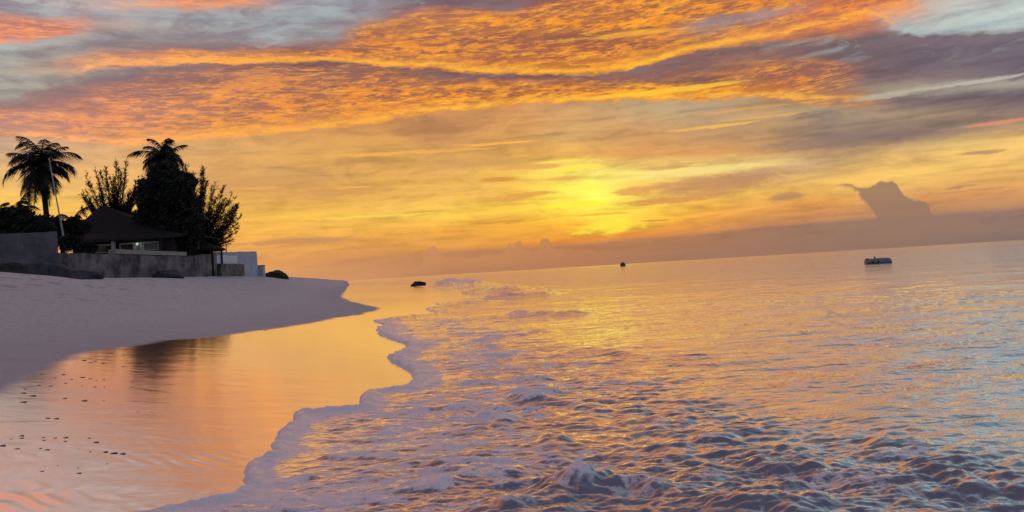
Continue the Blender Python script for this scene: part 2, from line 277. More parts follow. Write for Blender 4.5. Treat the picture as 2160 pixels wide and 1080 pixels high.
#---SETTING---
# ------------------------------------------------------------------ helpers for objects
def tag(o, label=None, cat=None, group=None, kind=None):
    if label: o['label'] = label
    if cat: o['category'] = cat
    if group: o['group'] = group
    if kind: o['kind'] = kind
    return o
def empty(name, loc, label, cat, group=None, rz=0.0):
    o = bpy.data.objects.new(name, None); COL.objects.link(o); o.location = loc; o.rotation_euler = (0, 0, rz)
    o.empty_display_size = .3
    return tag(o, label, cat, group)
def link(name, me, mat, parent=None, loc=None, smooth=False):
    o = bpy.data.objects.new(name, me); COL.objects.link(o)
    if mat: me.materials.append(mat)
    if parent: o.parent = parent
    if loc is not None: o.location = loc
    if smooth: me.shade_smooth()
    return o
def obj(name, bm, mat, parent=None, loc=None, smooth=False):
    me = bpy.data.meshes.new(name); bm.to_mesh(me); bm.free()
    return link(name, me, mat, parent, loc, smooth)
def grid_mesh(name, P, attrs, keep=None):
    """P: (rows, cols, 3) array -> mesh of quads, float attributes per vertex."""
    nr, nc = P.shape[:2]
    idx = np.arange(nr * nc).reshape(nr, nc)
    q = np.stack([idx[:-1, :-1], idx[:-1, 1:], idx[1:, 1:], idx[1:, :-1]], -1).reshape(-1, 4)
    if keep is not None:
        kq = (keep[:-1, :-1] | keep[:-1, 1:] | keep[1:, 1:] | keep[1:, :-1]).reshape(-1)
        q = q[kq]
    used = np.unique(q); remap = -np.ones(nr * nc, int); remap[used] = np.arange(len(used)); q = remap[q]
    V = P.reshape(-1, 3)[used]
    me = bpy.data.meshes.new(name)
    me.vertices.add(len(V)); me.vertices.foreach_set('co', V.astype(np.float32).ravel())
    me.loops.add(q.size); me.loops.foreach_set('vertex_index', q.astype(np.int32).ravel())
    me.polygons.add(len(q)); me.polygons.foreach_set('loop_start', np.arange(0, q.size, 4, dtype=np.int32))
    me.polygons.foreach_set('loop_total', np.full(len(q), 4, np.int32))
    me.update(calc_edges=True)
    for k, a in attrs.items():
        at_ = me.attributes.new(k, 'FLOAT', 'POINT'); at_.data.foreach_set('value', a.reshape(-1)[used].astype(np.float32))
    me.shade_smooth()
    return me

def perlin(x, y, seed=0):
    xi = np.floor(x).astype(np.int64); yi = np.floor(y).astype(np.int64)
    xf = x - xi; yf = y - yi
    def g(ix, iy, fx, fy):
        h = (ix * 374761393 + iy * 668265263 + seed * 974711) & 0xffffffff
        h = ((h ^ (h >> 13)) * 1274126177) & 0xffffffff
        h = h ^ (h >> 16)
        a = (h & 0xffff) * (2 * np.pi / 65536.0)
        return np.cos(a) * fx + np.sin(a) * fy
    u = xf * xf * xf * (xf * (xf * 6 - 15) + 10); v = yf * yf * yf * (yf * (yf * 6 - 15) + 10)
    n00 = g(xi, yi, xf, yf); n10 = g(xi + 1, yi, xf - 1, yf); n01 = g(xi, yi + 1, xf, yf - 1); n11 = g(xi + 1, yi + 1, xf - 1, yf - 1)
    return ((n00 * (1 - u) + n10 * u) * (1 - v) + (n01 * (1 - u) + n11 * u) * v) * 1.5
def fbm(x, y, lam, octv, seed=0, rough=.5, kind='n', spacing=None):
    """sum of perlin octaves from wavelength lam down; octaves finer than the local mesh spacing fade out."""
    s = np.zeros_like(x); a = 1.0; tot = 0
    for i in range(octv):
        n = perlin(x / lam + 17.3 * i, y / lam - 9.1 * i, seed + i)
        if kind == 'b': n = np.abs(n) * 2 - .5
        if kind == 'r': n = .5 - np.abs(n) * 2
        wgt = 1.0 if spacing is None else np.clip(lam / (2.2 * spacing) - .6, 0, 1)
        s += n * a * wgt; tot += a; a *= rough; lam *= .5
    return s / tot
def sm(x, a, b):
    t = np.clip((x - a) / (b - a), 0, 1); return t * t * (3 - 2 * t)
def poly_sd(X, Y, pts, closed=True):
    """signed distance to a polygon (positive inside) or, if open, plain distance."""
    d = np.full(X.shape, 1e9); ins = np.zeros(X.shape, bool)
    n = len(pts)
    for i in range(n if closed else n - 1):
        x0, y0 = pts[i]; x1, y1 = pts[(i + 1) % n]
        dx, dy = x1 - x0, y1 - y0; L = dx * dx + dy * dy + 1e-12
        t = np.clip(((X - x0) * dx + (Y - y0) * dy) / L, 0, 1)
        d = np.minimum(d, (X - x0 - t * dx) ** 2 + (Y - y0 - t * dy) ** 2)
        if closed and y1 != y0:
            c = ((y0 > Y) != (y1 > Y)) & (X < dx * (Y - y0) / (y1 - y0 + 1e-12) + x0)
            ins ^= c
    d = np.sqrt(d)
    return np.where(ins, d, -d) if closed else d

def mat(name):
    m = bpy.data.materials.new(name); m.use_nodes = True; m.node_tree.nodes.clear()
    t = NT(m.node_tree); out = t.node('ShaderNodeOutputMaterial'); return m, t, out
def bsdf(t, out=None, **kw):
    b = t.node('ShaderNodeBsdfPrincipled')
    for k, v in kw.items(): t.put(b.inputs[k.replace('_', ' ')], v)
    if out: t.l.new(b.outputs[0], out.inputs[0])
    return b
class _Out:
    def __init__(s, o): s.outputs = [o]
def fres_mix(t, base, rough, nrm, k, f0):
    """water over a dull bed: mirror-like at grazing angles, see-through and dark when looked at steeply"""
    fr = t.node('ShaderNodeFresnel'); fr.inputs[0].default_value = 1.33; t.l.new(nrm, fr.inputs['Normal'])
    f = t.m('MINIMUM', t.add(t.mul(fr.outputs[0], k), f0 - .02 * k), .96)
    d = t.node('ShaderNodeBsdfDiffuse'); t.put(d.inputs[0], base); t.l.new(nrm, d.inputs['Normal'])
    g = t.node('ShaderNodeBsdfGlossy'); g.inputs[0].default_value = (1, .985, .97, 1); g.inputs['Roughness'].default_value = rough; t.l.new(nrm, g.inputs['Normal'])
    mx = t.node('ShaderNodeMixShader'); t.put(mx.inputs[0], f); t.l.new(d.outputs[0], mx.inputs[1]); t.l.new(g.outputs[0], mx.inputs[2])
    return _Out(mx.outputs[0])
def simple(name, c, rough=.7, var=.25, scale=3.0, c2=None, bump=0.0, metallic=0.0, stretch=(1, 1, 1)):
    m, t, out = mat(name)
    tc = t.node('ShaderNodeTexCoord').outputs['Object']
    mp = t.node('ShaderNodeMapping'); mp.inputs['Scale'].default_value = stretch; t.l.new(tc, mp.inputs[0])
    n = t.noise(mp.outputs[0], scale, 6, .62)
    c2 = c2 or tuple(v * (1 - var * 1.6) for v in c)
    col = t.ramp(n, [(.35, (*c2, 1)), (.65, (*c, 1))])[0]
    b = bsdf(t, out, Base_Color=col, Roughness=rough, Metallic=metallic)
    if bump:
        bp = t.node('ShaderNodeBump'); bp.inputs['Strength'].default_value = bump; bp.inputs['Distance'].default_value = .02
        t.l.new(t.noise(mp.outputs[0], scale * 5, 6, .65), bp.inputs['Height']); t.l.new(bp.outputs[0], b.inputs['Normal'])
    return m

# ------------------------------------------------------------------ beach
# dry sand edge (high-tide line of the wet film), seen as photo pixels, near to far
EDGE_PX = [(-420, 1010), (-220, 915), (-100, 868), (0, 832), (60, 800), (130, 764), (200, 745), (340, 722), (480, 707), (600, 692), (700, 674), (790, 657), (806, 651), (745, 637), (722, 625), (733, 607), (738, 601)]
FXY = [-60, 0, 4, 8, 12, 18, 25, 40, 60, 100, 170, 400, 3000]
FXX = [-2.8, -2.5, -2.3, -2.1, -1.9, -2.5, -3.2, -3.9, -5.2, -12.5, -31, -78, -600]
_fy = np.linspace(-60, 3000, 12241); _fx = np.interp(_fy, FXY, FXX)
_k = np.hanning(33); _k /= _k.sum(); _fx[16:-16] = np.convolve(_fx, _k, 'valid')
def film_z(X, Y):
    """the smooth, gently sloping wet beach face"""
    d = np.interp(Y, _fy, _fx) - X
    d = np.log1p(np.exp(np.clip(d * 2.5, -30, 30))) / 2.5
    d = np.where(np.interp(Y, _fy, _fx) - X > 10, np.interp(Y, _fy, _fx) - X, d)
    lim = 8.5
    d = lim * (1 - np.exp(-(d / lim) ** 3)) ** (1 / 3)
    return (.118 - .075 * sm(Y, 20, 50)) * d
def on_film(px, py):
    p = onz(px, py, .1)
    for _ in range(12): p = onz(px, py, .5 * p.z + .5 * float(film_z(np.array(p.x), np.array(p.y))))
    return p
edge = [tuple(on_film(px, py).xy) for px, py in EDGE_PX]
print('edge', [tuple(round(c, 1) for c in p) for p in edge])
FRONT_PX = [(737, 601), (855, 602), (952, 608), (955, 611), (975, 618), (1022, 623), (990, 631), (930, 639), (918, 641), (928, 644), (896, 653), (926, 660), (855, 669), (790, 682), (787, 685), (806, 690), (794, 702), (806, 712),
            (858, 727), (860, 734), (824, 754), (824, 762), (848, 772), (870, 786), (872, 800), (860, 813), (840, 819), (772, 826), (762, 838), (758, 856), (735, 862), (645, 869), (622, 878), (614, 893),
            (588, 912), (574, 938), (577, 958), (540, 974), (518, 988), (514, 1010), (524, 1022), (480, 1050), (400, 1062), (330, 1080), (230, 1105), (60, 1160), (-200, 1230)]
front = [tuple(onz(px, py, .025).xy) for px, py in FRONT_PX]
print('front', [tuple(round(c, 1) for c in p) for p in front])

def edge_poly():
    far = edge[-1]
    dirx = math.tan(R(-11.6))
    pts = [(-60, -40), (edge[0][0] - 0.3, -40)] + edge + [(dirx * 400, 400), (dirx * 3000, 3000), (-3000, 3000), (-3000, -40)]
    return pts
def front_poly():
    far = front[0]; dirx = math.tan(R(-11.4))
    near = front[-1]
    return [(dirx * 3000, 3000), (dirx * 400, 400)] + front + [(near[0], -40), (3000, -40), (3000, 3000)]
EP = edge_poly(); FP = front_poly()

def beach_height(X, Y, sp=None):
    wx = fbm(X, Y, 2.2, 3, 5) * .25 * sm(Y, 2, 12)
    s = poly_sd(X + wx, Y, EP)
    sf = poly_sd(X, Y, FP)                      # positive seaward of the foam front
    up = (2.2 + .3 * sm(Y, 30, 60)) * (1 - np.exp(-(np.maximum(s, 0) / (12.5 - 5.5 * sm(Y, 45, 105))) ** 2.1))
    up += .10 * sm(s, 0, 3) * fbm(X, Y, 6, 3, 21)
    zf = film_z(X, Y)
    z = zf + np.where(s > 0, up, 0)
    z = np.where(sf > 0, zf * (1 - sm(sf, 0, 1.5)) - .035 * sf / (1 + sf * .03), z)
    # dimples left by feet in the dry sand
    k = sm(s, 2.5, 7)
    pits = fbm(X, Y, .55, 3, 31, .6, 'n', sp) 
    z += -.11 * k * sm(pits, .08, .34) + .045 * k * fbm(X, Y, .3, 2, 35, .5, 'n', sp)
    z += .010 * sm(s, .3, 2) * fbm(X, Y, .9, 3, 33, .5, 'n', sp)
    # backwash ripples on the wet film, strongest close by
    wet = sm(-s, .1, .8) * sm(-sf, -.1, .5)
    rx = X * .80 + Y * .60
    wv = np.sin((rx * 1.0 + .35 * fbm(X, Y, .9, 3, 41)) * 2 * np.pi / .17 ) * fbm(X, Y, 1.1, 2, 43)
    z += wet * (.0075 * wv * (1 - sm(Y, 4.6, 7.0)) + .0010 * fbm(X * .6, Y * 1.6, .5, 3, 45, .5, 'n', sp))
    return z, s, sf

def polar(az0, az1, nc, th0, th1, nr, far, pw=1.5):
    """rows even in the angle below the horizon, columns even in azimuth"""
    th = R(th1) + (R(th0) - R(th1)) * (1 - np.linspace(0, 1, nr)) ** pw
    D = np.concatenate([EYE / np.tan(th), far])
    az = np.concatenate([np.linspace(R(-70), R(az0), 24)[:-1], np.linspace(R(az0), R(az1), nc), np.linspace(R(az1), R(62), 16)[1:]])
    A, DD = np.meshgrid(az, D)
    return np.sin(A) * DD, np.cos(A) * DD, DD

# ground sheet: sand, runs under the water and on to the horizon
X, Y, DD = polar(-36, 12, 620, 24, 1.1, 420, np.array([72, 78, 85, 92, 100, 110, 122, 136, 152, 170, 200, 240, 300, 400, 700, 1500, 4000, 15000, 30000.]))
spc = np.maximum(DD * R(.08), DD ** 2 / EYE * R(.055))
Z, SS, SF = beach_height(X, Y, spc)
Z = np.where(SF > 300, -10, Z)
g_me = grid_mesh('ground', np.stack([X, Y, Z], -1), {'dry': SS, 'sea': SF})

def beach_mat():
    m, t, out = mat('sand')
    tc = t.node('ShaderNodeTexCoord').outputs['Object']
    a = t.node('ShaderNodeAttribute', attribute_name='dry').outputs['Fac']
    x, y, z = t.sep(tc)
    n1 = t.noise(tc, 1.3, 6, .6); n2 = t.noise(tc, 9, 6, .7); n3 = t.noise(tc, 90, 3, .7)
    wob = t.mul(t.sub(n1, .5), .25)
    wet = t.mr(t.add(a, wob), .22, -.10, 0, 1, True)          # 1 = water film
    damp = t.mr(t.add(a, t.mul(wob, 3.0)), 3.2, -.1, 0, 1, True)
    spk = t.mr(n3, .3, .7, .80, 1.16)
    dry = t.mixc(t.mr(n2, .35, .65), (.42, .40, .385, 1), (.62, .59, .57, 1))
    dry = t.mixc(t.mr(n1, .4, .62), dry, t.mixc(.5, dry, (.54, .51, .51, 1)))
    dampc = t.mixc(t.mr(n1, .35, .65), (.46, .415, .415, 1), (.50, .45, .445, 1))
    col = t.mixc(damp, dry, dampc)
    col = t.mixc(1.0, col, t.xyz(spk, spk, spk), 'MULTIPLY')
    bp = t.node('ShaderNodeBump'); bp.inputs['Distance'].default_value = .03
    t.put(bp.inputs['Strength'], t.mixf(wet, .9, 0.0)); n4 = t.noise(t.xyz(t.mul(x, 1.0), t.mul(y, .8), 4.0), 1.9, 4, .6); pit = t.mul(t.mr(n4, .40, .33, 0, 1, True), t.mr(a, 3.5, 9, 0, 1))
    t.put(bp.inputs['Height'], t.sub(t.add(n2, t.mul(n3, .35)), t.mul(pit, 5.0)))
    col = t.mixc(t.mul(pit, .6), col, (.20, .185, .18, 1))  # shadow inside the footprints, painted into the sand colour
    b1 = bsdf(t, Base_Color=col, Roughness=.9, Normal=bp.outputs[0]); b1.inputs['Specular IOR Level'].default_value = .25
    # water film: fine ripples, long across the line of sight in the distance
    st = t.xyz(t.mul(x, .55), t.mul(y, 1.0), 0.0)
    r1 = t.noise(st, 2.2, 5, .55, .6); r2 = t.noise(t.xyz(t.mul(x, .8), t.mul(y, 1.4), 3.0), 9, 3, .5, .4)
    bq = t.node('ShaderNodeBump'); bq.inputs['Distance'].default_value = .02; bq.inputs['Strength'].default_value = .24
    t.put(bq.inputs['Height'], t.add(r1, t.mul(r2, .16)))
    b2 = fres_mix(t, (.36, .26, .23, 1), .11, bq.outputs[0], 4.4, .38)
    mx = t.node('ShaderNodeMixShader'); t.put(mx.inputs[0], wet); t.l.new(b1.outputs[0], mx.inputs[1]); t.l.new(b2.outputs[0], mx.inputs[2])
    t.l.new(mx.outputs[0], out.inputs[0])
    return m
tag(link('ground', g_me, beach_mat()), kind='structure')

# ------------------------------------------------------------------ sea
X, Y, DD = polar(-24, 35, 1150, 21, .05, 800, np.array([1700, 2200, 3000, 5000, 9000, 16000, 30000.]))
spc = np.maximum(DD * R(.052), DD ** 2 / EYE * R(.0394) * np.clip(np.arctan(EYE / DD) / R(21), 0, 1) ** .333)
gz, SSs, SFs = beach_height(X, Y, spc)
wob = .05 * fbm(X, Y, .5, 3, 51) + .045 * fbm(X, Y, .16, 3, 52)
sf = SFs + wob * sm(-SFs, -4, 0) * sm(Y, 3, 6) * np.clip(Y / 9, .5, 3)

def px_poly(pts, z=.0): return [tuple(onz(a, b, z).xy) for a, b in pts]
# where broken, foamy water ends and smooth water begins
foam_area = px_poly([(785, 683), (920, 668), (1010, 664), (1090, 655), (1260, 650), (1240, 668), (1180, 690), (1230, 712), (1330, 728), (1420, 745), (1440, 775), (1540, 800), (1560, 830), (1600, 850), (1700, 872), (1800, 905), (1950, 915), (2080, 950), (2200, 965), (2500, 1010), (2700, 1500),
                     (1200, 2400), (-400, 1500), (-200, 1230), (330, 1075), (514, 1010), (575, 940), (640, 870), (760, 850), (865, 800), (820, 758), (858, 730), (795, 705)])
far_foam = px_poly([(890, 655), (915, 640), (985, 630), (1010, 621), (950, 611), (955, 603), (1010, 598), (1110, 600), (1180, 608), (1150, 622), (1080, 632), (1020, 648), (930, 662)])
dA = poly_sd(X, Y, foam_area); dB = poly_sd(X, Y, far_foam)
edgeblend = dA / np.maximum(DD, 1) + .02 * fbm(X, Y, 2.0, 4, 61, .6)
F1 = sm(edgeblend, -.05, .09)
F2 = sm(dB / DD, -.004, .012) 
rough = np.clip(np.maximum(F1, F2 * .9), 0, 1)
farfoam = -F2 * .22
# swell and chop
calm = .013 * fbm(X * .45 + Y * .06, Y * 1.1, 1.1, 4, 71, .55, 'n', spc) + .035 * fbm(X * .3, Y, 5.0, 3, 75, .5, 'n', spc)
calm += .016 * fbm(X * .28 + Y * .05, Y, .55, 3, 77, .5, 'r', spc) + .005 * fbm(X * .7, Y * 1.3, .22, 3, 79, .6, 'n', spc)
calm *= sm(X / DD, -.1, .42) * 1.2 + 1.0
chop = .031 * fbm(X * .40 + Y * .1, Y, .62, 5, 81, .62, 'r', spc) + .040 * fbm(X * .42, Y, .17, 4, 85, .58, 'b', spc) + .034 * fbm(X * .32 + Y * .15, Y, 1.5, 3, 87, .5, 'r', spc) + .02 * fbm(X * .5, Y, 1.6, 2, 88)
# scattered higher puffs of foam
pf = sm(fbm(X * .55, Y, .42, 3, 121), .16, .5) * sm(fbm(X, Y, 2.5, 2, 123), -.25, .2)
chop = chop * np.clip(.85 + 1.1 * fbm(X * .6, Y, 3.2, 3, 131), .35, 1.6) + .040 * pf
shallow = sm(sf, 0, 2.4)
Zs = calm + rough * chop * (.72 + .28 * shallow)
foamy = rough * (.9 + .6 * pf) + farfoam
def ridge(pts, h, wf, wb, extra=0.0, cap=.25):
    """a small wave crest along photo pixels; wf / wb: front (towards the camera) and back half-widths in metres"""
    global Zs, foamy
    P = px_poly(pts, .05)
    Xw = X + .10 * fbm(X, Y, .6, 3, 91) * (wb / .3) ; Yw = Y + .08 * fbm(X, Y, .5, 3, 92) * (wb / .3)
    best = np.full(X.shape, 1e9); side = np.zeros(X.shape); tt = np.zeros(X.shape)
    n = len(P) - 1
    for i in range(n):
        x0, y0 = P[i]; x1, y1 = P[i + 1]; dx, dy = x1 - x0, y1 - y0; L = dx * dx + dy * dy + 1e-9
        t = np.clip(((Xw - x0) * dx + (Yw - y0) * dy) / L, 0, 1)
        ex, ey = Xw - x0 - t * dx, Yw - y0 - t * dy
        d = np.sqrt(ex * ex + ey * ey); u = d < best
        best = np.where(u, d, best); side = np.where(u, ey, side); tt = np.where(u, (i + t) / max(n, 1), tt)
    wd = np.where(side < 0, wf, wb)
    prof = np.exp(-(best / wd) ** 1.6)
    env = sm(tt, -.02, cap) * (1 - sm(tt, 1 - cap, 1.02)) * .75 + .25
    if h < .12 and pts[0][0] > 1400: h *= .7
    if pts[0][1] < 670: h *= 1.15
    hh = h * prof * env * (1.0 + .5 * fbm(X, Y, .35 * wb / .3, 3, 97))
    Zs = Zs + hh
    foamy = np.clip(foamy + extra * prof * env, 0, 1.6)
# close foam peak and its shoulders
ridge([(1190, 1036), (1215, 1026), (1250, 1036)], .14, .12, .18, .35, .4)
ridge([(1040, 1075), (1130, 1050), (1200, 1030)], .05, .11, .16, .4)
ridge([(1225, 1030), (1330, 1020), (1450, 1050)], .07, .10, .14, .3)
ridge([(880, 1030), (1000, 1000), (1150, 985)], .05, .12, .2, .4)
ridge([(1000, 878), (1040, 873), (1062, 880)], .085, .13, .16, .8, .3)
ridge([(1065, 830), (1110, 828), (1150, 836)], .085, .16, .2, .8, .3)
ridge([(1080, 800), (1110, 796), (1140, 802)], .07, .16, .2, .5, .3)
ridge([(960, 774), (1010, 770), (1040, 776)], .06, .15, .2, .5)
ridge([(1180, 745), (1260, 738), (1360, 752)], .05, .2, .3, -.1)
ridge([(1130, 925), (1170, 920), (1200, 926)], .05, .12, .16, -.3)
ridge([(1470, 1000), (1600, 985), (1800, 992)], .06, .13, .22, -.3)
ridge([(1480, 1075), (1620, 1060), (1750, 1075)], .07, .12, .2, .0)
ridge([(1560, 950), (1760, 945)], .035, .12, .2, -.3)
ridge([(2020, 1028), (2080, 1012), (2240, 1030)], .09, .18, .25, -.4)
ridge([(1830, 935), (1960, 925)], .04, .15, .2, -.3)
ridge([(1700, 868), (1800, 872), (1900, 890), (1985, 925)], .035, .22, .45, -.5)
ridge([(1900, 985), (2060, 1000)], .03, .15, .2, -.2)
# farther small breakers
ridge([(1075, 668), (1110, 664), (1190, 664), (1275, 660)], .12, .5, .8, .35, .3)
ridge([(1480, 640), (1700, 630)], .03, .8, 1.6, 0)
ridge([(1290, 690), (1500, 672)], .04, .5, 1.2, 0)
ridge([(1000, 632), (1060, 627), (1130, 622), (1180, 613)], .22, .8, 1.4, .3, .3)
ridge([(985, 611), (1050, 609), (1120, 607)], .22, 1.2, 2.0, .2, .3)
ridge([(900, 604), (940, 603), (985, 601), (1030, 602)], .62, 2.2, 2.0, 1.4, .3)
ridge([(960, 618), (1030, 616), (1100, 614)], .25, 1.2, 1.6, .3, .3)
ridge([(920, 648), (990, 640), (1060, 634)], .12, .6, 1.0, .2, .3)
# swash sheet and its rolled foam lip
Zs = Zs * (.35 + .65 * sm(sf, .06, .6))
near = np.clip(DD / 7, .7, 3)
lipw = .16 * near * (1 + .45 * fbm(X, Y, .7, 2, 101))
tq = np.clip(sf / lipw, 0, 1)
lip = np.where(tq < .45, np.sqrt(np.clip(1 - (1 - tq / .45) ** 2, 0, 1)), .35 + .65 * (1 - sm(tq, .45, 1)))
lump = np.clip(.72 + .6 * fbm(X, Y, .5, 3, 103) + (.30 * fbm(X, Y * .6, .15, 2, 105, .5, 'b')), .2, 1.6)
base = np.maximum(gz * sm(-SFs, -2, 1.), 0)
Z = base + .018 * sm(sf, 0, .04) + .052 * near ** .35 * lip * lump * (1 - sm(sf, .0, .8) * .55) + Zs
lipfoam = (1 - sm(sf + .12 * near * fbm(X, Y, .4, 3, 113), .05 * near, .36 * near)) * (sf > -.2) * sm(35 - DD, 0, 20)
foamy = np.clip(foamy * (.53 + .26 * (1 - sm(sf, .6, 4)) + .40 * fbm(X, Y, 1.3, 3, 111)) + lipfoam, 0, 1.6)
foamy = np.where(DD > 400, 0, foamy)
drop = sm(-sf, -.004, .02)
Z = Z * (1 - drop) + (gz - .03) * drop
Z = np.where(DD > 600, 0, Z)
s_me = grid_mesh('sea', np.stack([X, Y, Z], -1), {'foam': foamy, 'calm': 1 - rough}, keep=(sf > -.03))

def sea_mat():
    m, t, out = mat('sea_water')
    tc = t.node('ShaderNodeTexCoord').outputs['Object']
    x, y, z = t.sep(tc)
    foam = t.node('ShaderNodeAttribute', attribute_name='foam').outputs['Fac']
    st = t.xyz(t.mul(x, .62), y, 0.0)
    w1 = t.noise(st, 1.1, 5, .6, .3); w2 = t.noise(st, .22, 3, .5, .3); w3 = t.noise(st, 6, 4, .6, .5)
    dist = t.m('SQRT', t.add(t.mul(x, x), t.mul(y, y)))
    h = t.add(t.add(t.mul(w1, .12), t.mul(w2, .30)), t.mul(w3, .016))
    bp = t.node('ShaderNodeBump'); bp.inputs['Distance'].default_value = 1.0; bp.inputs['Strength'].default_value = 1.0
    t.put(bp.inputs['Height'], t.mul(h, t.mr(dist, 4, 60, .85, 1.9)))
    wat = fres_mix(t, (.15, .13, .15, 1), .06, bp.outputs[0], 3.4, .12)
    # foam: lumpy, bubbly, with holes
    f1 = t.noise(t.xyz(t.mul(x, .7), y, 0.0), 6.0, 6, .62, .6); f2 = t.noise(t.xyz(t.mul(x, .7), y, 2.0), 22, 5, .65, .3)
    cov = t.add(t.mul(f1, .62), t.mul(f2, .38))
    thr = t.mr(foam, 0, 1.5, .78, .20)
    mask = t.mr(t.sub(cov, thr), -.03, .07, 0, 1, True)
    fb = t.node('ShaderNodeBump'); fb.inputs['Distance'].default_value = .06; fb.inputs['Strength'].default_value = 1.0
    t.put(fb.inputs['Height'], t.add(t.mul(f1, .9), t.mul(f2, .3)))
    fo = bsdf(t, Base_Color=(.86, .78, .80, 1), Roughness=.30, Normal=fb.outputs[0]); fo.inputs['Specular IOR Level'].default_value = .6
    mx = t.node('ShaderNodeMixShader'); t.put(mx.inputs[0], mask); t.l.new(wat.outputs[0], mx.inputs[1]); t.l.new(fo.outputs[0], mx.inputs[2])
    t.l.new(mx.outputs[0], out.inputs[0])
    return m
tag(link('water', s_me, sea_mat()), kind='structure')
#---OBJECTS---
# ------------------------------------------------------------------ materials of the things
M = {}
M['plaster_grey'] = simple('weathered_grey_plaster', (.13, .13, .155), .9, .35, .9, bump=.4)
M['plaster_stain'] = simple('stained_masonry', (.21, .185, .175), .95, .5, .8, c2=(.035, .03, .035), bump=.6)
M['cream'] = simple('cream_coping', (.30, .27, .24), .85, .12, 2.0, bump=.2)
M['white_paint'] = simple('whitewash', (.42, .46, .54), .8, .15, 1.2, bump=.2)
M['white_panel'] = simple('white_panel', (.62, .66, .74), .6, .06, 2.0)
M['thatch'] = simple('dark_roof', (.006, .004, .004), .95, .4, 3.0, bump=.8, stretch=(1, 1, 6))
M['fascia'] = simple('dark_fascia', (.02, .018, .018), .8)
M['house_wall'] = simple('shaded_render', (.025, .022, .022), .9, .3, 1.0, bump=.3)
M['frame_white'] = simple('window_frame_white', (.45, .44, .42), .6, .1)
M['curtain'] = simple('pale_curtain', (.22, .22, .23), .9, .35, 2.0, stretch=(6, 6, .4))
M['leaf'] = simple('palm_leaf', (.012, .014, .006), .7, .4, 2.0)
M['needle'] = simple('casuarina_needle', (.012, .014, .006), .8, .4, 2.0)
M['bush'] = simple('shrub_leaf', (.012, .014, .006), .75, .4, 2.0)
M['bark'] = simple('bark', (.018, .014, .011), .95, .35, 5.0, bump=.8)
M['pole'] = simple('grey_painted_pole', (.40, .40, .44), .55, .15, 4.0)
M['rock'] = simple('dark_rock', (.03, .025, .02), .9, .4, 2.5, bump=1.0)
M['rubble'] = simple('rubble_grey', (.07, .068, .08), .95, .5, 2.0, c2=(.02, .02, .026), bump=1.0)
M['hull'] = simple('inflatable_grey', (.16, .18, .22), .55, .15, 2.0)
M['hull_dark'] = simple('rubber_black', (.015, .015, .018), .5, .2)
M['buoy'] = simple('buoy_paint', (.10, .11, .10), .6, .3, 4.0, c2=(.05, .03, .02))
M['shell'] = simple('dark_sand_lump', (.17, .145, .165), .5, .4, 6.0, bump=.5)
def glass_mat():
    m, t, out = mat('dark_glass'); bsdf(t, out, Base_Color=(.01, .01, .012, 1), Roughness=.15); return m
M['glass'] = glass_mat()
def lamp_mat():
    m, t, out = mat('lamp_glow'); e = t.node('ShaderNodeEmission'); e.inputs[0].default_value = (.75, .95, .70, 1); e.inputs[1].default_value = .7
    t.l.new(e.outputs[0], out.inputs[0]); return m
M['lamp'] = lamp_mat()

def box(bm, x0, x1, y0, y1, z0, z1, mtx=None, bev=0.0):
    v = [Vector((x, y, z)) for x in (x0, x1) for y in (y0, y1) for z in (z0, z1)]
    if mtx: v = [mtx @ p for p in v]
    v = [bm.verts.new(p) for p in v]
    fs = [bm.faces.new([v[i] for i in f]) for f in ((0, 1, 3, 2), (4, 6, 7, 5), (0, 4, 5, 1), (2, 3, 7, 6), (0, 2, 6, 4), (1, 5, 7, 3))]
    if bev: bmesh.ops.bevel(bm, geom=list({e for f in fs for e in f.edges}), offset=bev, segments=2, affect='EDGES', profile=.5)
def tube(bm, pts, rad, n=8, cap=True):
    rings = []
    for i, p in enumerate(pts):
        p = Vector(p); a = Vector(pts[max(i - 1, 0)]); b = Vector(pts[min(i + 1, len(pts) - 1)])
        d = (b - a).normalized(); s = d.orthogonal().normalized() if abs(d.z) > .9 else d.cross(Vector((0, 0, 1))).normalized(); q = d.cross(s)
        r = rad[i] if hasattr(rad, '__len__') else rad
        rings.append([bm.verts.new(p + s * math.cos(2 * math.pi * k / n) * r + q * math.sin(2 * math.pi * k / n) * r) for k in range(n)])
    for A, B in zip(rings, rings[1:]):
        for k in range(n): bm.faces.new((A[k], A[(k + 1) % n], B[(k + 1) % n], B[k]))
    if cap: bm.faces.new(rings[0][::-1]); bm.faces.new(rings[-1])
def ground_z(x, y):
    z, _, _ = beach_height(np.array([[float(x)]]), np.array([[float(y)]])); return float(z[0, 0])

